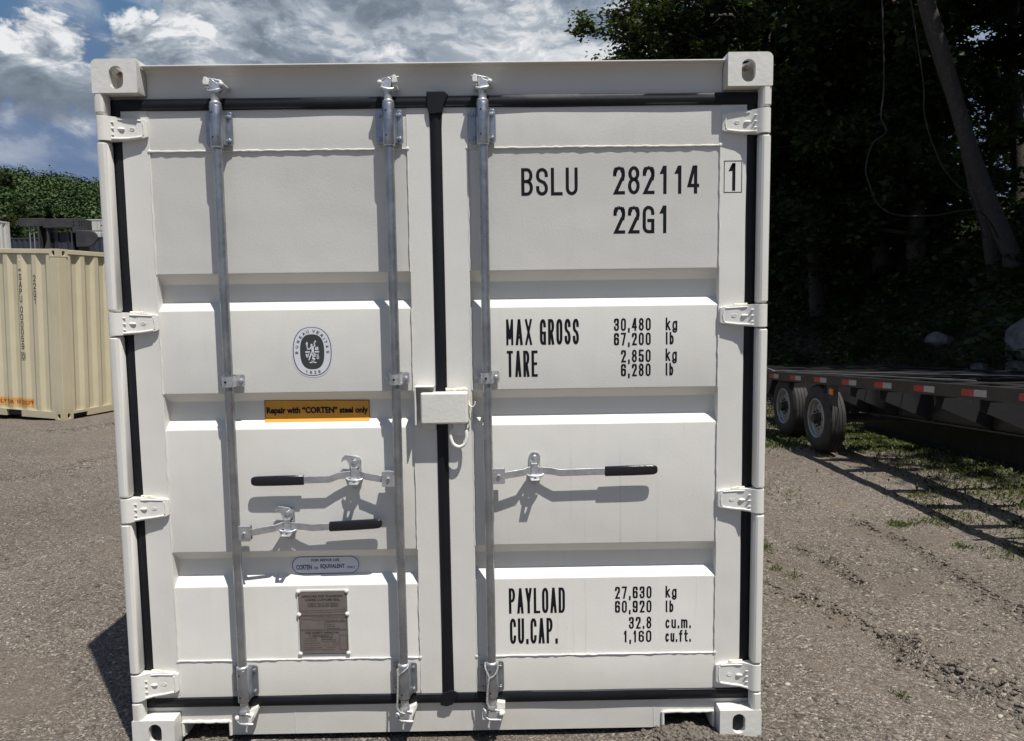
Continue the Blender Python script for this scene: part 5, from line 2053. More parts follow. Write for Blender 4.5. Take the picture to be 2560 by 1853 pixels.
def box_container(name, loc, rotz, tilt, L, Wd, mat_, label, group=None, holes=True, doors=False, detail=True, H=2.591):
    """local frame: long side along +x, end along +y; origin at one bottom corner"""
    root = empty(name, loc, rotz, tilt)
    tag(root, label, 'shipping container', group)
    z0, z1 = .13, H - .075
    for (a, b, fx, nm, long_) in ((0, L, 0, 'side_wall', True), (0, L, Wd, 'side_wall', True), (0, Wd, 0, 'end_wall', False), (0, Wd, L, 'end_wall', False)):
        if doors and nm == 'end_wall' and fx == 0:
            continue
        ln = b - a - .32
        prof = corrugate(ln, .268, .038, .072)
        mb = MB()
        if long_:
            P = [(.16 + u, (.012 + d) if fx == 0 else (Wd - .012 - d)) for u, d in prof]
        else:
            P = [((.012 + d) if fx == 0 else (L - .012 - d), .16 + u) for u, d in prof]
        mb.add([(x, y, z0 + .002) for x, y in P] + [(x, y, z1 - .002) for x, y in P], [(i, i + 1, len(P) + i + 1, len(P) + i) for i in range(len(P) - 1)])
        mb.build(nm, [mat_], root, smooth=0, fix=False)
    for (cx, sx) in ((0, 1), (L, -1)):
        for (cy, sy) in ((0, 1), (Wd, -1)):
            mb = MB()
            xa, xb = sorted((cx + sx * .003, cx + sx * .160))
            ya, yb = sorted((cy + sy * .003, cy + sy * .160))
            mb.box(xa, ya, .118, xb, yb, H - .118)
            mb.build('corner_post', [mat_], root, smooth=0, bevel=.006)
            for top in (False, True):
                mb = MB()
                simple_casting(mb, cx, cy, (H - .118) if top else 0.0, sx, sy, top)
                mb.build('corner_casting', [mat_, HOLE], root, smooth=30, fix=False)
    for z_a, z_b, nm in ((H - .074, H - .006, 'top_rail'), (.02, .129, 'bottom_rail')):
        for (xa, ya, xb, yb) in ((.163, .004, L - .163, .07), (.163, Wd - .07, L - .163, Wd - .004), (.004, .18, .07, Wd - .18), (L - .07, .18, L - .004, Wd - .18)):
            mb = MB()
            if nm == 'bottom_rail' and detail:
                # openings for the forks
                if xb - xa > yb - ya:
                    cuts_ = [(.80, 1.09), (L - 1.09, L - .80)]
                    xs = [xa] + [c for cc in cuts_ for c in cc] + [xb]
                    for k in range(0, len(xs), 2):
                        mb.box(xs[k], ya, z_a, xs[k + 1], yb, z_b)
                    for c0, c1 in cuts_:
                        mb.box(c0, ya, z_b - .012, c1, yb, z_b)
                        mb.box(c0, ya + .06 if ya < .1 else ya - .06, z_a, c1, ya + .065 if ya < .1 else ya - .055, z_b - .012, 1)
                else:
                    cc = [(.19, .46), (Wd - .46, Wd - .19)]
                    ys = [ya, .19, .46, Wd - .46, Wd - .19, yb]
                    for k in range(0, 6, 2):
                        if ys[k + 1] > ys[k]:
                            mb.box(xa, ys[k], z_a, xb, ys[k + 1], z_b)
                    for c0, c1 in cc:
                        mb.box(xa, c0, z_b - .045, xb, c1, z_b)
                        mb.box(xa + .03, c0, z_a, xa + .035, c1, z_b - .045, 1)
            else:
                mb.box(xa, ya, z_a, xb, yb, z_b)
            mb.build(nm, [mat_, HOLE], root, smooth=0, bevel=.006)
    mb = MB()
    mb.box(.05, .05, H - .03, L - .05, Wd - .05, H - .012)
    mb.build('roof', [mat_], root, smooth=0)
    mb = MB()
    mb.box(.05, .05, .04, L - .05, Wd - .05, .10)
    mb.build('floor', [MACHB], root, smooth=0)
    return root


# cream ten-foot container at the left: near corner, long side runs to the left
angL = rad(180 - 15)
LCO = (-5.262, 8.55, 0.0)
# local x = along the left face; local y = along the right face (to the back)
lc = box_container('shipping_container', LCO, angL, 0.0, 2.991, 2.438, CREAM, 'cream shipping container with vertical black numbers standing left of the large white one')
# the local frame is mirrored by hand: +x runs left, +y must run to the back
for ch in lc.children:
    me = ch.data
    if not me.get('flipped'):
        co = np.empty(len(me.vertices) * 3, dtype=np.float32)
        me.vertices.foreach_get('co', co)
        co = co.reshape(-1, 3)
        co[:, 1] *= -1
        me.vertices.foreach_set('co', co.ravel())
        me.flip_normals()
        me['flipped'] = 1
lc.rotation_euler = (0, rad(-2.2), angL)


def lcp(u, z, d=.0115):
    """on the long side: u metres from the near corner"""
    return (u, -d, z)


wall_rest = [c for c in lc.children if c.name.startswith('side_wall')][0]


def wall_depth(u):
    prof = corrugate(2.991 - .32, .268, .038, .072)
    for (a, da), (b, db) in zip(prof[:-1], prof[1:]):
        if a <= u - .16 <= b:
            return .012 + da + (db - da) * (u - .16 - a) / max(1e-6, b - a)
    return .012


def lc_place(u, z):
    return (u, -(wall_depth(u) - .0022), z)


def vert_text(mb, chars, uc, zs, w, h, th):
    for ch, zc in zip(chars, zs):
        # x runs to the left in this frame, so mirror each glyph
        e0 = uc
        stroke_text(mb, ch, 0, zc - h / 2, w, h, th, lambda x, z: lc_place(e0 + w / 2 - x, z))


zf = lambda y: 2.591 - (y - 72) / 532.0
mb = MB()
vert_text(mb, 'SAPU', .726, [zf(y) for y in (300, 360, 418, 478)], .048, .095, .0105)
vert_text(mb, '000059', .726, [zf(y) for y in (562, 622, 682, 740, 800, 860)], .048, .095, .0105)
mb.build('vertical_number', [INK], lc, world=False, smooth=0, fix=False)
mb = MB()
vert_text(mb, '0', .726, [zf(943)], .044, .088, .0105)
for q in ribbon2d([(.692, zf(974)), (.762, zf(974)), (.762, zf(912)), (.692, zf(912)), (.692, zf(974))], .005):
    mb.add([lc_place(*p) for p in q], [(0, 1, 2, 3)])
mb.build('vertical_number', [INK], lc, world=False, smooth=0, fix=False)
mb = MB()
vert_text(mb, '22G1', .462, [zf(y) for y in (308, 370, 432, 490)], .048, .095, .0105)
mb.build('vertical_number', [INK], lc, world=False, smooth=0, fix=False)
mb = MB()
us = np.linspace(.60, 1.38, 60)
mb.add([lc_place(u, .300) for u in us] + [lc_place(u, .175) for u in us], [(i, i + 1, 60 + i + 1, 60 + i) for i in range(59)])
ol = mb.build('orange_label', [STK_O2], lc, world=False, smooth=0, fix=False, label='worn orange label along the foot of the side')
mb = MB()
vs, fs = font_mesh('ONLY FOR 10 FOOT', .02)
A = np.array(vs)
mn, mx = A[:, :2].min(0), A[:, :2].max(0)
mb.add([tuple(np.array(lc_place(1.34 - (v[0] - mn[0]) / (mx[0] - mn[0]) * .735, .210 + (v[1] - mn[1]) / (mx[1] - mn[1]) * .060)) + np.array((0, .0022, 0))) for v in vs], fs)
mb.build('label_print', [STK_BR], ol, world=False, smooth=0, fix=False)
mb = MB()
mb.box(.700, -.001, 2.28, .750, -.011, 2.42)
mb.build('lashing_tab', [CREAM], lc, world=False, bevel=.004, smooth=0)

# pale stack behind at the far left, a farther stack with doors, and dark boxes
s1 = box_container('shipping_container', (-18.62, 28.24, 2.62), rad(180), 0, 6.06, 2.438, PALE, 'pale corrugated shipping container at the far left edge, upper one of its stack', 'containers stacked across the yard')
s0 = copy_tree(s1)
s0.location = (-18.62, 28.24, 0.0)
s0['label'] = 'pale corrugated shipping container behind the cream one, lower one of its stack'


def far_doors(root, z_off, text=True):
    """door end: local plane x = 0"""
    for k in (0, 1):
        y0 = .10 + k * 1.125
        mb = MB()
        pr = [(.03, .14), (.03, .62), (.07, .65), (.07, .73), (.03, .77), (.03, 1.24), (.07, 1.27), (.07, 1.345), (.03, 1.38), (.03, 1.69), (.07, 1.72), (.07, 1.79), (.03, 1.83), (.03, 2.46), (.10, 2.46), (.10, .14)]
        mb.prism([(x, z) for x, z in pr], 'y', y0, y0 + 1.10)
        d = mb.build('door', [PALE], root, world=False, smooth=0)
        for yy in (.36, .86):
            mb = MB()
            mb.tube([(.005, y0 + yy, .10), (.005, y0 + yy, 2.50)], .02, 8)
            mb.build('lock_rod', [GALV], d, world=False)
    mb = MB()
    mb.box(.02, .10, 2.465, .10, 2.33, 2.56)
    mb.box(.02, .10, .03, .10, 2.33, .135)
    mb.build('door_frame', [PALE], root, world=False, smooth=0)


f0 = box_container('shipping_container', (-28.10, 50.24, 5.24), rad(90 + 180), 0, 6.06, 2.438, PALE, 'pale shipping container showing its doors, topmost of the farthest stack', 'containers stacked across the yard', doors=True)
f0.rotation_euler = (0, 0, rad(90))
f0.location = (-25.62, 50.24, 5.24)
far_doors(f0, 0)
for k, lab in enumerate(('middle one of the farthest stack, mostly behind the machine', 'bottom one of the farthest stack')):
    c = copy_tree(f0)
    c.location = (-25.62, 50.24, 2.62 * (1 - k))
    c['label'] = 'pale shipping container with doors, ' + lab
# door-end lettering on the top one, on the right-hand door
mb = MB()


def fd(x, z):
    return (.026, 2.438 - x, z)


stroke_line(mb, '282114', 1.52, 2.12, 2.08, .11, .018, lambda x, z: fd(x, z)) if False else None
for (a, b, z, h) in ((1.50, 2.15, 2.10, .10), (1.85, 2.05, 1.95, .10)):
    for k in range(5):
        x = a + (b - a) * k / 5
        mb.add([fd(x, z), fd(x + (b - a) / 8, z), fd(x + (b - a) / 8, z + h), fd(x, z + h)], [(0, 1, 2, 3)])
for r_ in range(4):
    for k in range(6):
        x = 1.45 + .1 * k
        mb.add([fd(x, 1.58 - r_ * .06), fd(x + .07, 1.58 - r_ * .06), fd(x + .07, 1.61 - r_ * .06), fd(x, 1.61 - r_ * .06)], [(0, 1, 2, 3)])
mb.build('distant_lettering', [INK], f0, world=False, smooth=0, fix=False)

dk = box_container('storage_container', (-17.2, 37.24, 2.60), rad(180), 0, 6.06, 2.438, NAVY, 'dark navy container in shade between machine and white container, upper of two', 'dark containers behind the machine')
d2 = copy_tree(dk)
d2.location = (-17.2, 37.24, 0.0)
d2['label'] = 'dark navy container in shade behind the machine, lower of two'

# ------------------------------------------------------------------ container handler (mast and its machine)
mc = empty('container_handler', (-12.2, 21.0, 0.0), rad(0))
WORIG[mc.name] = (-12.2, 21.0, 0.0)
tag(mc, 'dark grey container handler whose tall mast frame rises behind the cream container', 'forklift')
ym = 20.24
for k, (xa, xb) in enumerate(((-12.62, -12.30), (-11.63, -11.36))):
    mb = MB()
    mb.box(xa, ym, .35, xa + .05, ym + .32, 4.25)
    mb.box(xb - .05, ym, .35, xb, ym + .32, 4.25)
    mb.box(xa + .05, ym + .25, .35, xb - .05, ym + .31, 4.25)
    mb.build('mast_column', [MACH], mc, bevel=.008, smooth=0)
mb = MB()
mb.box(-12.42, ym - .04, 4.12, -11.36, ym + .36, 4.395)
mb.build('mast_head', [MACH], mc, bevel=.01, smooth=0)
mb = MB()
mb.box(-13.18, ym + .02, 4.18, -12.425, ym + .36, 4.42)
mb.build('mast_head_beam', [MACH], mc, bevel=.01, smooth=0)
mb = MB()
mb.box(-11.52, ym - .08, 3.96, -11.17, ym - .041, 4.40)
mb.box(-11.35, ym - .03, 2.6, -11.13, ym + .3, 4.36)
for bx in (-11.30, -11.22, -11.46):
    for bz in (4.30, 4.20):
        mb.lathe([(.018, 0), (.018, -.02)], (bx, ym - .081, bz), 'y', 8, 1)
mb.build('mast_side_plate', [MACH, HOLE], mc, bevel=.008, smooth=0)
mb = MB()
pl_ = [(-11.13, 3.52), (-11.0, 3.53), (-10.86, 3.60), (-10.76, 3.72), (-10.74, 3.84), (-10.80, 3.96), (-10.95, 4.02), (-11.13, 4.03), (-11.40, 4.03), (-11.40, 3.52)]
mb.prism(pl_, 'y', ym - .16, ym - .09)
mb.build('rounded_cover', [MACH], mc, bevel=.03, bseg=3, smooth=40)
for xx in (-12.12, -11.78):
    mb = MB()
    for k in range(46):
        z = .9 + k * .07
        mb.box(xx - .05, ym + .10, z, xx + .05, ym + .14, z + .045)
    mb.box(xx - .02, ym + .11, .85, xx + .02, ym + .13, 4.05)
    mb.build('lift_chain', [CHAIN], mc, smooth=0)
mb = MB()
mb.box(-12.30, ym + .15, 3.70, -11.63, ym + .26, 4.01)
mb.box(-12.30, ym + .15, 2.75, -11.63, ym + .26, 3.48)
mb.box(-12.30, ym + .15, 1.2, -11.63, ym + .26, 1.6)
mb.build('cross_member', [MACHB], mc, smooth=0, bevel=.01)
for xx in (-12.93, -12.80):
    mb = MB()
    mb.tube([(xx, ym + .1, 1.2), (xx + .02, ym + .1, 4.2)], .016, 8)
    mb.build('mast_cable', [RIM], mc)
mb = MB()
mb.prism([(-12.62, 2.9), (-12.25, 3.95), (-12.25, 2.3), (-12.62, 2.3)], 'y', ym - .05, ym - .01)
mb.build('mast_gusset', [MACH], mc, smooth=0)
mb = MB()
mb.tube([(-11.03, ym - .05, 2.6), (-11.03, ym - .05, 3.25)], .02, 8)
mb.tube([(-11.10, ym - .05, 2.6), (-11.10, ym - .05, 3.25)], .02, 8)
mb.build('yellow_hose', [YEL], mc)
mb = MB()
mb.box(-13.4, ym + .5, .75, -10.9, ym + 4.6, 1.75)
mb.box(-13.2, ym + 3.6, 1.75, -11.1, ym + 4.6, 2.2)
mb.build('chassis', [MACHB], mc, bevel=.05, smooth=30)
mb = MB()
for x_ in (-12.9, -11.5):
    for y_ in (ym + 1.4, ym + 2.8):
        mb.tube([(x_, y_, 1.75), (x_, y_, 3.1)], .05, 8)
mb.box(-13.0, ym + 1.3, 3.1, -11.4, ym + 2.9, 3.18)
mb.build('cab', [MACHB], mc, bevel=.01, smooth=30)
for x_ in (-13.45, -11.05):
    for y_ in (ym + .9, ym + 3.8):
        mb = MB()
        mb.lathe([(.35, 0), (.72, .02), (.76, .10), (.76, .32), (.72, .40), (.35, .42)], (x_ - .2, y_, .76), 'x', 24)
        mb.build('wheel', [TYRE], mc, smooth=50)

# ------------------------------------------------------------------ flatbed trailer on the right
TR = empty('flatbed_trailer', (5.9, 4.0, 0.0))
WORIG[TR.name] = (5.9, 4.0, 0.0)
tag(TR, 'black open-frame flatbed trailer with red and white reflective tape under the trees', 'trailer')


def tx(y):                # x of the outer face, the trailer stands slightly askew
    return 4.985 - .058 * (y - 4.0)


def tz(y):                # top of the side rail
    return .955 + (4.0 - y) * .0625


Y0, Y1 = -1.6, 9.6


def along(mb, off, h0, h1, t, y0=Y0, y1=Y1, n=1, mi=0):
    """bar along the trailer: off = distance inward, h0..h1 below the rail top, t thick"""
    r = []
    for k in range(n + 1):
        y = y0 + (y1 - y0) * k / n
        x = tx(y) + off
        r.append([(x, y, tz(y) - h0), (x + t, y, tz(y) - h0), (x + t, y, tz(y) - h1), (x, y, tz(y) - h1)])
    mb.rings(r, mi)


mb = MB()
along(mb, 0, 0, .105, .010)
along(mb, .010, 0, .008, .085)
along(mb, .010, .097, .105, .085)
mb.build('side_rail', [TRBLK], TR, smooth=0, bevel=.002)
mb = MB()
along(mb, 2.43, 0, .105, .010)
along(mb, 2.385, 0, .008, .045)
along(mb, 2.385, .097, .105, .045)
mb.build('side_rail', [TRBLK], TR, smooth=0, bevel=.002)
for off in (.44, 1.80):
    mb = MB()
    along(mb, off, .010, .024, .14)
    along(mb, off + .062, .024, .40, .014)
    along(mb, off, .40, .415, .14)
    mb.build('main_beam', [TRBLK], TR, smooth=0, bevel=.002)
ys = [-1.2, -.6, 0, .6, 1.2, 1.75, 2.28, 2.84, 3.38, 4.21, 4.74, 5.27, 5.8, 6.18, 6.9, 7.6, 8.3, 9.0, 9.5]
for y in ys:
    mb = MB()
    x = tx(y)
    z = tz(y)
    mb.box(x + .012, y - .040, z - .016, x + 2.43, y + .040, z - .006)
    mb.box(x + .012, y - .004, z - .075, x + 2.43, y + .004, z - .016)
    mb.build('cross_member', [TRBLK], TR, smooth=0)
# tapered outrigger plates from the side rail down to the main beam
for y in (-.6, .6, 1.2, 1.75, 2.84, 3.38, 4.21, 4.74, 5.27, 6.18, 7.6, 8.3):
    mb = MB()
    x, z = tx(y), tz(y)
    mb.prism([(x + .012, z - .108), (x + .012, z - .190), (x + .50, z - .40), (x + .50, z - .108)], 'y', y, y + .012)
    mb.build('outrigger', [TRDUST], TR, smooth=0)
# reflective tape pieces: y of each pair from the photograph's rhythm
for y in (7.33, 6.72, 6.11, 5.50, 4.89, 4.28, 3.66, 3.04, 2.43, 1.82, 1.21, .60, -.01, -.62):
    for k, m_ in ((0, TAPE_R), (1, TAPE_W)):
        ya, yb = y - .142 * k, y - .142 * (k + 1)
        mb = MB()
        q = []
        for yy in (ya, yb):
            q += [(tx(yy) - .0015, yy, tz(yy) - .030), (tx(yy) - .0015, yy, tz(yy) - .083)]
        mb.add(q, [(0, 1, 3, 2)])
        mb.build('reflective_tape', [m_], TR, smooth=0, fix=False, label='red reflective tape' if k == 0 else 'white reflective tape')
mb = MB()
yy = 5.10
mb.box(tx(yy) + .012, yy - .11, tz(yy) - .32, tx(yy) + .020, yy + .16, tz(yy) - .107)
mb.build('lamp_bracket', [TRDUST], TR, smooth=0)
mb = MB()
mb.box(tx(yy) - .012, yy - .045, tz(yy) - .205, tx(yy) + .0115, yy + .045, tz(yy) - .140)
mb.build('marker_lamp', [AMBER], TR, smooth=30, bevel=.006)


def wheel(y, x, zc):
    R_, wd = .375, .205
    mb = MB()
    prof = [(.215, .020), (.235, .004), (.29, -.003), (.335, .006), (.360, .022), (.372, .040)]
    # tread with grooves
    for k in range(4):
        a = .032 + k * .038
        prof += [(.375, a), (.375, a + .032), (.366, a + .033), (.366, a + .038)]
    prof += [(.372, wd - .035), (.360, wd - .02), (.335, wd - .006), (.29, wd), (.235, wd - .006), (.215, wd - .02)]
    mb.lathe(prof, (x, y, zc), 'x', 48, caps=False)
    w = MB()
    t = mb.build('wheel', [TYRE], TR, smooth=35)
    mb = MB()
    n = 40
    mb.lathe([(.218, .030), (.222, .008), (.212, .002), (.204, .010), (.200, .040), (.192, .048), (.186, .075), (.165, .082), (.158, .055)], (x, y, zc), 'x', n, caps=False)
    # disc with hand holes
    disc = MB()
    hs = []
    N = 64
    rin, rout = .070, .160

    def P(r, a, t):
        return (x + t, y + r * math.cos(a), zc + r * math.sin(a))
    for i in range(N):
        a0, a1 = 2 * math.pi * i / N, 2 * math.pi * (i + 1) / N
        hole = (i % 8) in (0, 1)
        if hole:
            disc.add([P(rin, a0, .040), P(rin, a1, .040), P(.112, a1, .048), P(.112, a0, .048)], [(0, 1, 2, 3)])
            disc.add([P(.137, a0, .054), P(.137, a1, .054), P(rout, a1, .056), P(rout, a0, .056)], [(0, 1, 2, 3)])
        else:
            disc.add([P(rin, a0, .040), P(rin, a1, .040), P(rout, a1, .056), P(rout, a0, .056)], [(0, 1, 2, 3)])
    mb.add(disc.v, disc.f)
    mb.build('rim', [RIM], t, smooth=35)
    mb = MB()
    mb.lathe([(.165, .10), (.165, .09)], (x, y, zc), 'x', 24)
    mb.build('brake_drum', [HOLE], t, smooth=35)
    mb = MB()
    mb.lathe([(.072, .045), (.070, .030), (.052, .022), (.050, -.020), (.044, -.028)], (x, y, zc), 'x', 20)
    for k in range(8):
        a = 2 * math.pi * k / 8
        mb.lathe([(.010, .035), (.010, .012)], (x, y + .088 * math.cos(a), zc + .088 * math.sin(a)), 'x', 6)
    mb.build('wheel_hub', [MACHB], t, smooth=35)


for y in (5.47, 6.45):
    wheel(y, 4.905, .372)
    mb = MB()
    mb.tube([(5.2, y, .372), (7.1, y, .372)], .05, 12)
    mb.build('axle', [TRBLK], TR)
    for x in (6.75, 7.05):
        mb = MB()
        mb.lathe([(.215, .020), (.235, .004), (.335, .006), (.375, .040), (.375, .2), (.335, .23), (.215, .215)], (x, y, .372), 'x', 32)
        mb.build('wheel', [TYRE], TR, smooth=35)
mb = MB()
mb.tube([(5.52, 5.68, .385), (5.54, 5.26, .455)], .024, 10)
mb.build('air_cylinder', [RIM], TR)
for (y, x) in ((2.02, 5.12), (1.55, 5.35)):
    mb = MB()
    mb.box(x, y, .42, x + .05, y + .03, tz(y) - .105)
    mb.build('stay', [TRBLK], TR, smooth=0)
mb = MB()
mb.tube([(5.0, 2.0, .95), (5.5, 2.2, .48)], .02, 8)
mb.tube([(5.3, 1.2, .93), (6.1, 2.2, .45)], .035, 8)
mb.build('diagonal_brace', [TRBLK], TR)
mb = MB()
for (p, q) in (((tx(6.3) + .03, 6.3, tz(6.3) + .004), (tx(3.2) + .35, 3.4, tz(3.3) + .006)), ((tx(6.9) + .1, 6.9, tz(6.9) + .004), (tx(3) + 1.5, 3.2, tz(3) + .010))):
    mb.tube([p, q], .004, 5)
mb.build('deck_glint', [RIM], TR)  # thin silver bars standing in for whitish glints along the deck
mb = MB()
mb.tube(smooth_path([(tx(6.6) + .03, 6.62, tz(6.6)), (tx(6.7) + .0, 6.75, tz(6.7) + .03), (tx(6.8) - .05, 6.95, tz(6.8) + .055)]), .006, 6)
mb.build('loose_wire', [RIM], TR)
mb = MB()
mb.box(tx(-1.6), -1.66, tz(-1.6) - .3, tx(-1.6) + 2.43, -1.60, tz(-1.6))
mb.build('front_bulkhead', [TRBLK], TR, smooth=0)
mb = MB()
mb.tube([(6.0, -1.9, 0.0), (6.0, -1.9, tz(-1.6) - .1)], .05, 12)
mb.box(5.9, -2.3, tz(-1.6) - .25, 6.1, -1.66, tz(-1.6) - .1)
mb.build('landing_leg', [TRBLK], TR, smooth=30)

# dark steel beam lying on the ground behind the trailer
bmr = empty('steel_beam', (6.5, 5.8, 0.0))
WORIG[bmr.name] = (6.5, 5.8, 0.0)
tag(bmr, 'long dark steel beam lying on the ground behind the trailer frame', 'steel beam')
mb = MB()
r = []
for (x, y) in ((6.05, 6.9), (6.95, 1.2)):
    r.append([(x, y, .0), (x + .25, y + .04, .0), (x + .25, y + .04, .02), (x + .135, y + .02, .02), (x + .135, y + .02, .34), (x + .25, y + .04, .34), (x + .25, y + .04, .36), (x, y, .36), (x, y, .34), (x + .115, y + .02, .34), (x + .115, y + .02, .02), (x, y, .02)])
mb.rings(r)
mb.build('beam_section', [TRBLK], bmr, smooth=0)

# ------------------------------------------------------------------ vegetation


def rnd_path(a, b, rng, wob, n=8):
    a, b = np.array(a, float), np.array(b, float)
    L = np.linalg.norm(b - a)
    pts = []
    off = np.zeros(3)
    for k in range(n + 1):
        t = k / n
        if 0 < k < n:
            off = off * .7 + rng.normal(size=3) * wob * L / n
        else:
            off = off * (0 if k == 0 else .7)
        pts.append(a + (b - a) * t + off * math.sin(math.pi * min(1, t * 1.0)))
    return pts


def make_tree(name, base, top, r0, clusters, label, leafmat, rng, leaf=.10, per=220, spread=.5, tilt=.55, group=None, cat='tree', limbs=None, trunk_pts=None, flat=.6, mat_trunk=None, boughs=True):
    """clusters: list of (x, y, z) foliage masses; limbs join them to the trunk"""
    root = empty(name, tuple(base))
    tag(root, label, cat, group)
    o = np.array(base, float)
    tp = trunk_pts if trunk_pts is not None else rnd_path(base, top, rng, .10, 9)
    mb = MB()
    n = len(tp)
    mb.tube([tuple(np.array(p) - o) for p in tp], [r0 * (1.18 if k == 0 else 1 - .62 * k / (n - 1)) for k in range(n)], 14)
    tw = MB()
    C = [np.array(c, float) for c in clusters]
    Pl = []
    for c in C:
        # attach to the nearest trunk point below the cluster
        j = min(range(n), key=lambda i: np.linalg.norm(np.array(tp[i]) - c) + (3 if tp[i][2] > c[2] + .5 else 0))
        st = np.array(tp[j])
        if boughs:
            path = rnd_path(st, c, rng, .22, 7)
            rr = r0 * .26
            tw.tube([tuple(p - o) for p in path], [rr * (1 - .85 * k / 7) + .006 for k in range(8)], 6)
        else:
            path = [st, c]
        m = max(3, int(spread * 9))
        for q in range(m):
            e = c + rng.normal(size=3) * np.array([1, 1, flat]) * spread
            s = path[-1 - int(rng.integers(0, min(4, len(path))))] if boughs else c
            tp2 = rnd_path(s, e, rng, .25, 4)
            if boughs:
                tw.tube([tuple(p - o) for p in tp2], [.011, .009, .007, .005, .003], 3, caps=False)
            kk = per // m
            t = rng.uniform(.25, 1.05, kk) ** .7
            idx = np.clip((t * 4).astype(int), 0, 3)
            A = np.array(tp2)
            fr = (t * 4 - idx)[:, None]
            pts = A[idx] + (A[np.minimum(idx + 1, 4)] - A[idx]) * fr
            Pl.append(pts + rng.normal(size=(kk, 3)) * np.array([1, 1, .7]) * spread * .24)
    mb.build('trunk', [mat_trunk or BARK], root, world=False, smooth=60)
    if boughs:
        tw.build('bough', [TWIG], root, world=False, smooth=60)
    P = np.concatenate(Pl) - o
    V, F = leaves(P, leaf, rng, tilt)
    cr = fast_mesh('crown', V, F, leafmat, root)
    return root


rng = np.random.default_rng(12)
# --- the bank on the right: trees standing on it, nearest first
# leaning grey trunk
gz = lambda x, y: float(ground_h(np.array([x]), np.array([y]), False)[0])


def cl(n, cx, cy, cz, sx, sy, sz, rng):
    return [(cx + rng.normal() * sx, cy + rng.normal() * sy, cz + rng.normal() * sz) for _ in range(n)]


def leaning(name, p0, p1, r0, clusters, label, seed, extra=1.55, **kw):
    a, b = np.array(p0, float), np.array(p1, float)
    rg = np.random.default_rng(seed)
    base = a.copy()
    base[2] = gz(a[0], a[1])
    base[:2] = a[:2] + (a - b)[:2] / (a - b)[2] * (base[2] - a[2]) * .6
    base[2] = gz(base[0], base[1]) - .1
    pts = [base, a]
    for k in range(1, 12):
        t = k / 8 * extra
        pts.append(a + (b - a) * t + np.array([math.sin(t * 5 + seed) * .05, math.sin(t * 4) * .04, -.10 * max(0, t - 1) ** 2]))
    return make_tree(name, base, pts[-1], r0, clusters, label, LEAF, rg, trunk_pts=pts, **kw)


G1 = 'trees on the wooded bank'
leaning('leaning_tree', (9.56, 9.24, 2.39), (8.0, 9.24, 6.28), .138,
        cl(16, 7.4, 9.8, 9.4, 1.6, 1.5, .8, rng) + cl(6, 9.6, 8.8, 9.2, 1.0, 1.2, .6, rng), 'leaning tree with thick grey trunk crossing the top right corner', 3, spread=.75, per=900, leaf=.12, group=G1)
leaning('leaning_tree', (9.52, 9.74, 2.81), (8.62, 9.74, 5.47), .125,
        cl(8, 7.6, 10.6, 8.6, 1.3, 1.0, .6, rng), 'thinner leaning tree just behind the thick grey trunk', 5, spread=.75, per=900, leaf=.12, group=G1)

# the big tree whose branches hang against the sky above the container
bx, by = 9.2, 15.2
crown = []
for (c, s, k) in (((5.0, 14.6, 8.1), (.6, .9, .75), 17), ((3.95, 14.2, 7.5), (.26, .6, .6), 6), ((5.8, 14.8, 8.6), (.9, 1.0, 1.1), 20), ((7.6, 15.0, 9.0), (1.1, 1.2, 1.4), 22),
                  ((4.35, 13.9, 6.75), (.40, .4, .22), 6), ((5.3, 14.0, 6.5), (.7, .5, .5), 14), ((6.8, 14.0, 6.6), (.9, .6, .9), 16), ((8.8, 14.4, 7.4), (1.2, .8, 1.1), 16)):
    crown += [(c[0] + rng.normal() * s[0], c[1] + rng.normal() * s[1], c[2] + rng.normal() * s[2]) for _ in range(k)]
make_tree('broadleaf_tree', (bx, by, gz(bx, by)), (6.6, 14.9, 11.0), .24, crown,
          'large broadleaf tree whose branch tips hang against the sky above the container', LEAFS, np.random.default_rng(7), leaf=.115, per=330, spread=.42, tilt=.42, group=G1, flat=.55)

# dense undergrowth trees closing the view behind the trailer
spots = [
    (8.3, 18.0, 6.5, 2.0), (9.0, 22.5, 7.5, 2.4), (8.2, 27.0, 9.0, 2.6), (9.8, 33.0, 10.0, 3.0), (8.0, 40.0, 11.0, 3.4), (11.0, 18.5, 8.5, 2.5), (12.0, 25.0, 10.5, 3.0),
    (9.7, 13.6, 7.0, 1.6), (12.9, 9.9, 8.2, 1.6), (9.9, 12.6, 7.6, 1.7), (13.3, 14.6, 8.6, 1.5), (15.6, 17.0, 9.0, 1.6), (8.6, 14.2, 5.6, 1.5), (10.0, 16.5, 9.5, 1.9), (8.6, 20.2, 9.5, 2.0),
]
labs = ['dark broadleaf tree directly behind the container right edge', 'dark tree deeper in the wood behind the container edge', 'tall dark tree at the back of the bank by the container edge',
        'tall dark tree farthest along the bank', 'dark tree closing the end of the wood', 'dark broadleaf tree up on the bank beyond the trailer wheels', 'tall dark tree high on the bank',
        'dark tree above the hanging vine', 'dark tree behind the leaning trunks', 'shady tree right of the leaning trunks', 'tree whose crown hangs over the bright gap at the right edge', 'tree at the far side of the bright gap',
        'low leafy tree at the foot of the bank behind the trailer wheels', 'tall dark tree behind the low leafy one', 'tall dark tree between the container edge and the vine']
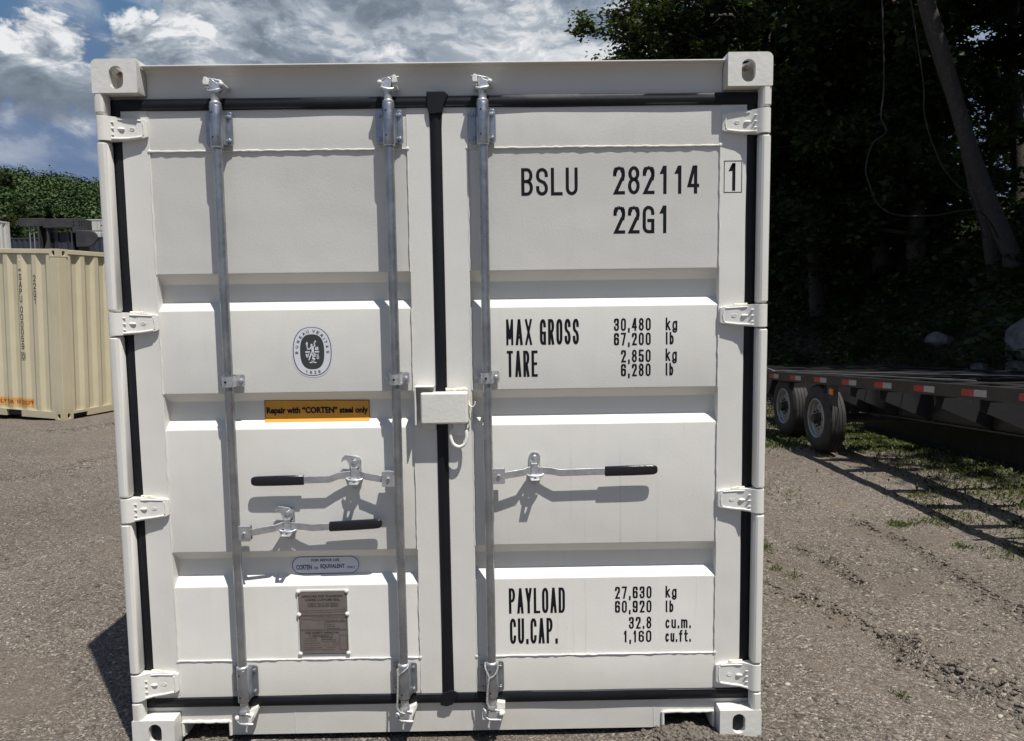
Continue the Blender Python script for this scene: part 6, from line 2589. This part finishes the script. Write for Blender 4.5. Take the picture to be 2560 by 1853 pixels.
for k, (x, y, h, s) in enumerate(spots):
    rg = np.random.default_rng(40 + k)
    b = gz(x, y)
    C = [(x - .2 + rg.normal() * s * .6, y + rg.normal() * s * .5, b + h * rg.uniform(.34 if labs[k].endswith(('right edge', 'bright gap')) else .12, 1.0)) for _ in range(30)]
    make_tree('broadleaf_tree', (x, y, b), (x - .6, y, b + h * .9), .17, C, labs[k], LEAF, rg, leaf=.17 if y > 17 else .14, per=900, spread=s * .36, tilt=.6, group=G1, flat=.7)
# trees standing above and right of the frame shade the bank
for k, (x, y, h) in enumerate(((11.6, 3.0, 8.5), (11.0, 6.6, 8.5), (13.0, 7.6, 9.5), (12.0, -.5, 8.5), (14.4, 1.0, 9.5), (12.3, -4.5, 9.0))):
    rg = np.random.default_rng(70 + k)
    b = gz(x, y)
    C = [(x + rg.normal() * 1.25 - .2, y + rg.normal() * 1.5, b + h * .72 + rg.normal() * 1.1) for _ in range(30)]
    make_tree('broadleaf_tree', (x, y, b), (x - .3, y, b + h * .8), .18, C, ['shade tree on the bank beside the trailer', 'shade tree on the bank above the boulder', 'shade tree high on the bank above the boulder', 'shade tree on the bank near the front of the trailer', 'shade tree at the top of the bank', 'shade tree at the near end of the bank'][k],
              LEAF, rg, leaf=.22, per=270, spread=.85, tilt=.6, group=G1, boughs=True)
# sunlit young tree in the gap at the right edge
rg = np.random.default_rng(99)
make_tree('young_tree', (15.2, 18.5, gz(15.2, 18.5)), (14.9, 18.4, 7.6), .08, cl(30, 14.5, 18.4, 5.8, 1.2, .8, 1.0, rg), 'bright green young tree seen through the gap right of the leaning trunk', LEAFY, rg, leaf=.13, per=420, spread=.45)

# undergrowth on the bank
rg = np.random.default_rng(5)
n = 120000
ux = 6.6 + rg.uniform(0, 1, n) ** 1.15 * 8.5
uy = rg.uniform(-4, 30, n)
dens = fbm(ux, uy, .55, 4, 51)
keep = dens > rg.uniform(.30, .62, n)
ux, uy = ux[keep], uy[keep]
uh = ground_h(ux, uy, False)
hh = .08 + 1.0 * fbm(ux, uy, .8, 3, 52) ** 2
P = np.stack([ux + rg.normal(size=len(ux)) * .05, uy + rg.normal(size=len(ux)) * .05, uh + rg.uniform(0, 1, len(ux)) * hh], 1)
V, F = leaves(P, .115, rg, .55)
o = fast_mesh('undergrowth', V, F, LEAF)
tag(o, 'dark leafy undergrowth covering the shaded bank behind the trailer', 'undergrowth', None, 'stuff')
# ferns: arching fronds of small leaflets
mbV, mbF = [], []
cnt = 0
fern_pts = []
for k in range(150):
    fx, fy = 6.9 + rg.uniform(0, 1) * 3.6, rg.uniform(1.5, 14)
    fz = gz(fx, fy)
    for q in range(7):
        a = rg.uniform(0, 2 * math.pi)
        L = rg.uniform(.35, .65)
        for s in np.linspace(.1, 1, 16):
            cx_ = fx + math.cos(a) * L * s
            cy_ = fy + math.sin(a) * L * s
            cz_ = fz + .42 * L * math.sin(s * 2.2) + .10
            w = .10 * (1 - s) + .015
            px_, py_ = -math.sin(a) * w, math.cos(a) * w
            for sg in (1, -1):
                mbV += [(cx_, cy_, cz_), (cx_ + sg * px_ * .6 + math.cos(a) * .012, cy_ + sg * py_ * .6 + math.sin(a) * .012, cz_ + .004), (cx_ + sg * px_, cy_ + sg * py_, cz_ - .012), (cx_ + sg * px_ * .5 - math.cos(a) * .010, cy_ + sg * py_ * .5 - math.sin(a) * .010, cz_)]
                mbF.append((cnt, cnt + 1, cnt + 2, cnt + 3))
                cnt += 4
o = fast_mesh('ferns', np.array(mbV), np.array(mbF), LEAF)
tag(o, 'arching fern fronds low on the shaded bank', 'ferns', None, 'stuff')

# hanging vines
for k, (pts, r, lab) in enumerate((
    ([(7.02, 8.6, 6.6), (7.09, 8.54, 4.92), (7.06, 8.54, 4.38), (7.15, 8.54, 4.15), (6.95, 8.54, 3.97), (6.86, 8.54, 3.62), (6.92, 8.54, 3.39), (7.06, 8.54, 3.09), (7.34, 8.54, 2.93), (7.87, 8.54, 2.91), (8.57, 8.54, 2.97), (9.2, 9.0, 2.6)], .011, 'long looping vine hanging between the container and the leaning trunks'),
    ([(7.55, 8.8, 6.3), (7.7, 8.6, 4.9), (7.7, 8.54, 4.43), (7.8, 8.54, 4.08), (8.02, 8.54, 3.61), (8.28, 8.54, 3.32), (8.44, 8.54, 3.19), (8.9, 8.9, 2.6)], .010, 'shorter vine hanging close left of the leaning trunks'))):
    mb = MB()
    sp = smooth_path(pts, 6)
    o0 = Vector(sp[-1])
    mb.tube([p - o0 for p in sp], [r * (1 + .15 * math.sin(i * .9)) for i in range(len(sp))], 7)
    o = mb.build('hanging_vine', [VINE], None, world=False, smooth=60)
    o.location = o0
    tag(o, lab, 'vine', 'vines on the wooded bank')

# boulder


def rock(name, c, s, seed, n=40):
    bm = bmesh.new()
    bmesh.ops.create_icosphere(bm, subdivisions=4, radius=1.0)
    rg = np.random.default_rng(seed)
    planes = [(Vector(rg.normal(size=3)).normalized(), rg.uniform(.72, .95)) for _ in range(12)]
    for v in bm.verts:
        p = v.co.copy()
        for nrm, d in planes:
            t = p.dot(nrm)
            if t > d:
                p -= nrm * (t - d) * .85
        k = 1 + .06 * float(vnoise(np.array([p.x * 3 + p.z * 2 + seed]), np.array([p.y * 3 - p.z]), seed)[0])
        v.co = Vector((p.x * s[0], p.y * s[1], p.z * s[2])) * k
    me = bpy.data.meshes.new(name)
    bm.to_mesh(me)
    bm.free()
    me.polygons.foreach_set('use_smooth', [True] * len(me.polygons))
    me.materials.append(ROCK)
    o = bpy.data.objects.new(name, me)
    COL.objects.link(o)
    o.location = c
    return o


r1 = rock('boulder', (8.30, 6.45, .86), (.66, .6, .64), 5)
tag(r1, 'large grey boulder on the bank above the trailer at the right edge', 'boulder')
for k, (x, y, s) in enumerate(((7.75, 7.1, .16), (7.3, 6.2, .13), (7.5, 8.2, .18), (8.1, 8.6, .2))):
    r = rock('boulder', (x, y, gz(x, y) + s * .3), (s, s * .9, s * .7), 11 + k)
    tag(r, ['small rock just left of the large boulder', 'small rock at the foot of the bank behind the trailer', 'rock in the undergrowth left of the boulder', 'rock half buried higher on the bank'][k], 'boulder')

# --- wooded hill on the left horizon


def hill_h(X, Y):
    d = (Y - 70) / 130.0
    ridge = 28.5 + (X + 103) * -.16 + 5.0 * (fbm(X, Y, .018, 3, 61) - .5)
    t = np.clip(d, 0, 1)
    return ridge * (t * t * (3 - 2 * t))


xs = np.linspace(-420, 60, 120)
ys = np.linspace(66, 300, 50)
X, Y = np.meshgrid(xs, ys)
Hh = hill_h(X, Y) - .15
V = np.stack([X, Y, Hh], -1).reshape(-1, 3)
I, J = np.meshgrid(np.arange(len(xs) - 1), np.arange(len(ys) - 1))
a = (J * len(xs) + I).ravel()
F = np.stack([a, a + 1, a + len(xs) + 1, a + len(xs)], 1)
hm = pmat("hill_soil", (0.03, 0.045, 0.016), 0.9, var=.4, vscale=.05)
o = fast_mesh('hill', V, F, hm, smooth=True)
o['kind'] = 'structure'
# crowns of the far wood: clumps of leaf tufts on domes
rg = np.random.default_rng(77)
N = 1100
hx = rg.uniform(-250, 20, N)
hy = rg.uniform(74, 235, N)
# the part of the hill seen beside the container: every crown of its own, finely leaved
N2 = 560
dd = np.sqrt(rg.uniform(88 ** 2, 222 ** 2, N2))
tt = rg.uniform(-.76, -.47, N2)
hx = np.concatenate([hx, 1.46 + tt * dd])
hy = np.concatenate([hy, dd - 2.8])
hz = hill_h(hx, hy)
R = np.concatenate([rg.uniform(2.6, 4.4, N), rg.uniform(2.4, 5.4, N2)])
VV, FF = [], []
per = 110
base_i = 0
P_all, S_all = [], []
for q_, (x, y, z, r) in enumerate(zip(hx, hy, hz, R)):
    m = 50 if q_ < N else 560
    u = rg.uniform(-.15, 1, m)
    ph = rg.uniform(0, 2 * np.pi, m)
    rad_ = np.sqrt(np.maximum(0, 1 - u * u))
    rr = r * (1 + .13 * rg.normal(size=m) + .16 * np.sin(ph * 3 + x) * np.sin(u * 5 + y))
    P_all.append(np.stack([x + rr * rad_ * np.cos(ph), y + rr * rad_ * np.sin(ph), z + r * .35 + rr * u * .95], 1))
P = np.concatenate(P_all)
n0 = int(sum(len(p) for p in P_all[:N]))
V1, F1 = leaves(P[:n0], .95, rg, .5, aspect=.85)
V2, F2 = leaves(P[n0:], .43, rg, .5, aspect=.85)
V, F = np.concatenate([V1, V2]), np.concatenate([F1, F2 + len(V1)])
o = fast_mesh('hillside_wood', V, F, LEAFH)
tag(o, 'dense green wood covering the distant hill on the left', 'wood', None, 'stuff')

# nearer trees at the left edge, behind the stacks
G2 = 'trees behind the container stacks'
for k, (x, y, h, s, m_, lab) in enumerate((
    (-38.6, 57.0, 12.9, 3.9, LEAFS, 'large bushy tree at the left edge behind the container stacks'),
    (-33.4, 56.0, 9.7, 2.4, LEAFS, 'round tree right of the large bushy tree'),
    (-25.6, 44.5, 6.9, 1.3, LEAFY, 'yellow green tree just above the machine mast'),
    (-30.5, 60.0, 9.0, 2.4, LEAF, 'dark green tree behind the mast'),
    (-26.5, 62.0, 8.6, 2.6, LEAF, 'dark green tree left of the farthest stack'),
    (-28.5, 72.0, 11.5, 3.0, LEAFS, 'tall tree behind the farthest stack'),
    (-44.0, 60.0, 11.0, 3.2, LEAFS, 'tree left of the large bushy tree'))):
    rg = np.random.default_rng(120 + k)
    C = []
    for _ in range(34):
        u = rg.normal(size=3)
        u /= np.linalg.norm(u)
        q = rg.uniform(.45, 1) ** .5
        C.append((x + u[0] * s * q, y + u[1] * s * q, h * .58 + u[2] * h * .36 * q))
    make_tree('broadleaf_tree', (x, y, 0), (x, y, h * .75), .22, C, lab, m_, rg, leaf=.42 if s > 2 else .28, per=150, spread=s * .20, tilt=.7, group=G2, boughs=False)

# ------------------------------------------------------------------ weeds, grass, stones
rg = np.random.default_rng(31)


def tufts(name, patches, label, blade=(.02, .065), mat_=GRASSM):
    VV, FF = [], []
    c = 0
    for (cx, cy, rx, ry, n) in patches:
        x = cx + rg.normal(size=n) * rx
        y = cy + rg.normal(size=n) * ry
        z = ground_h(x, y)
        L = rg.uniform(blade[0], blade[1], n)
        a = rg.uniform(0, 2 * np.pi, n)
        lean = rg.uniform(.2, 1.1, n)
        w = L * rg.uniform(.06, .20, n)
        dx, dy = np.cos(a), np.sin(a)
        b0 = np.stack([x - dy * w * .3, y + dx * w * .3, z], 1)
        b1 = np.stack([x + dy * w * .3, y - dx * w * .3, z], 1)
        m1 = np.stack([x + dx * L * lean * .4 + dy * w, y + dy * L * lean * .4 - dx * w, z + L * .55], 1)
        t = np.stack([x + dx * L * lean, y + dy * L * lean, z + L * (1.05 - .45 * lean)], 1)
        m0 = np.stack([x + dx * L * lean * .4 - dy * w, y + dy * L * lean * .4 + dx * w, z + L * .55], 1)
        V = np.stack([b0, b1, m1, t, m0], 1).reshape(-1, 3)
        VV.append(V)
        FF.append(np.arange(5 * n).reshape(n, 5) + c)
        c += 5 * n
    o = fast_mesh(name, np.concatenate(VV), np.concatenate(FF), mat_)
    tag(o, label, 'weeds', None, 'stuff')
    return o


tufts('grass', [(4.55, 6.1, .28, .22, 1620), (4.95, 6.35, .3, .2, 900), (5.95, 6.45, .35, .22, 3240), (6.2, 6.1, .35, .2, 2340), (5.75, 5.7, .3, .15, 900), (6.4, 5.2, .5, .4, 1620),
                (6.3, 4.2, .5, .5, 1980), (6.2, 3.3, .4, .5, 1440), (5.8, 2.6, .3, .4, 900), (7.0, 3, .5, 1.5, 2880), (5.2, 7.3, .8, .5, 2160), (4.0, 8.5, 1.0, .8, 1620), (6.5, 8.5, 1, 1, 3960), (3.2, 11, 1.0, 1.2, 1260)],
      'sunlit grass and weeds around the trailer wheels')
tufts('weeds', [(5.05, 3.55, .10, .09, 270), (4.75, 2.80, .15, .09, 306), (4.43, 2.75, .045, .045, 198), (4.97, 3.12, .09, .16, 360), (5.43, 3.7, .15, .2, 360), (5.9, 4.6, .15, .2, 360), (4.56, 2.19, .03, .03, 72),
                (4.81, 2.03, .09, .10, 234), (3.16, 1.81, .03, .03, 43), (3.22, 1.70, .03, .03, 36), (3.14, .28, .015, .02, 22), (3.24, 2.29, .03, .08, 108), (3.9, 3.6, .10, .2, 108), (3.6, 4.6, .3, .3, 234), (5.1, 2.3, .15, .3, 360), (5.0, 1.4, .12, .3, 144)],
      'small green weeds growing through the gravel right of the container', blade=(.012, .036))

# loose stones
ico = bmesh.new()
bmesh.ops.create_icosphere(ico, subdivisions=1, radius=1.0)
ico.verts.ensure_lookup_table()
iv = np.array([v.co[:] for v in ico.verts])
if_ = np.array([[v.index for v in f.verts] for f in ico.faces])
ico.free()
octv = np.array([(1, 0, 0), (-1, 0, 0), (0, 1, 0), (0, -1, 0), (0, 0, 1), (0, 0, -1)], float)
octf = np.array([(0, 2, 4), (2, 1, 4), (1, 3, 4), (3, 0, 4), (2, 0, 5), (1, 2, 5), (3, 1, 5), (0, 3, 5)])


def stones(name, x, y, s, shape, label, mat_=PEB, sink=.15, seed=1):
    rg = np.random.default_rng(seed)
    bv, bf = (iv, if_) if shape == 'ico' else (octv, octf)
    n = len(x)
    z = ground_h(x, y)
    k = len(bv)
    v = bv[None] * (1 + .28 * rg.normal(size=(n, k, 1))).clip(.55, 1.5)
    v = v * np.stack([rg.uniform(.7, 1.2, n), rg.uniform(.7, 1.2, n), rg.uniform(.4, .75, n)], 1)[:, None, :]
    a = rg.uniform(0, 2 * np.pi, n)
    c, sn = np.cos(a)[:, None], np.sin(a)[:, None]
    vx = v[..., 0] * c - v[..., 1] * sn
    vy = v[..., 0] * sn + v[..., 1] * c
    v = np.stack([vx, vy, v[..., 2]], -1) * s[:, None, None]
    v += np.stack([x, y, z + s * sink], 1)[:, None, :]
    V = v.reshape(-1, 3)
    F = (bf[None] + (np.arange(n) * k)[:, None, None]).reshape(-1, 3)
    o = fast_mesh(name, V, F, mat_)
    tag(o, label, 'gravel', None, 'stuff')
    return o


def free_of_container(x, y):
    return ~((x > .01) & (x < 2.43) & (y > .0) & (y < 6.06)) | ((y < .0))


n = 60000
x = np.concatenate([rg.uniform(2.3, 6.4, n // 2), rg.uniform(-4.2, .3, n // 2)])
y = np.concatenate([-.7 + 6.5 * rg.uniform(0, 1, n // 2) ** 1.3, -.6 + 7.0 * rg.uniform(0, 1, n // 2) ** 1.3])
d = fbm(x, y, 1.6, 4, 91)
k = free_of_container(x, y) & (d > rg.uniform(.25, .65, len(x)))
x, y = x[k], y[k]
s = .0022 + .0042 * rg.uniform(0, 1, len(x)) ** 2.2
stones('gravel', x, y, s, 'oct', 'loose gravel lying over the yard', seed=3)
n = 1300
x = np.concatenate([rg.uniform(2.4, 6.2, n), rg.uniform(-4.5, .0, n // 3)])
y = np.concatenate([-.6 + 6.0 * rg.uniform(0, 1, n) ** 1.2, -.5 + 6.5 * rg.uniform(0, 1, n // 3)])
k = free_of_container(x, y)
x, y = x[k], y[k]
s = .006 + .012 * rg.uniform(0, 1, len(x)) ** 3
stones('gravel', x, y, s, 'ico', 'larger pebbles scattered over the yard', seed=4)
# clods along the ruts and the pushed-up soil by the right-hand corner
xx, yy, ss = [], [], []
for pts, amp, wid in RUTS[:6]:
    for (a, b) in zip(pts[:-1], pts[1:]):
        m = int((380 if amp < .06 else 900) * math.hypot(b[0] - a[0], b[1] - a[1]))
        t = rg.uniform(0, 1, m)
        xx.append(a[0] + (b[0] - a[0]) * t + rg.normal(size=m) * wid * .9)
        yy.append(a[1] + (b[1] - a[1]) * t + rg.normal(size=m) * wid * .9)
        ss.append(.004 + .011 * rg.uniform(0, 1, m) ** 2.6)
CLOD = pmat("soil_clod", (0.115, 0.098, 0.082), .95, color2=(0.17, 0.148, 0.125), vscale=30, bump=.004, bscale=150)
stones('soil_clods', np.concatenate(xx), np.concatenate(yy), np.concatenate(ss), 'ico', 'crumbly soil clods along the wheel ruts', CLOD, .1, 6)
m = 900
x = np.concatenate([2.13 + rg.normal(size=m) * .10, 2.35 + rg.normal(size=m // 2) * .13, .3 + rg.normal(size=m // 3) * .07, rg.uniform(.4, 2.0, m // 2)])
y = np.concatenate([-.02 + rg.normal(size=m) * .045, -.06 + rg.normal(size=m // 2) * .05, .0 + rg.normal(size=m // 3) * .04, -.03 - np.abs(rg.normal(size=m // 2)) * .06])
s = .003 + .010 * rg.uniform(0, 1, len(x)) ** 2.4
stones('soil_clods', x, y, s, 'ico', 'gravelly soil pushed up against the foot of the white container', CLOD, .25, 8)
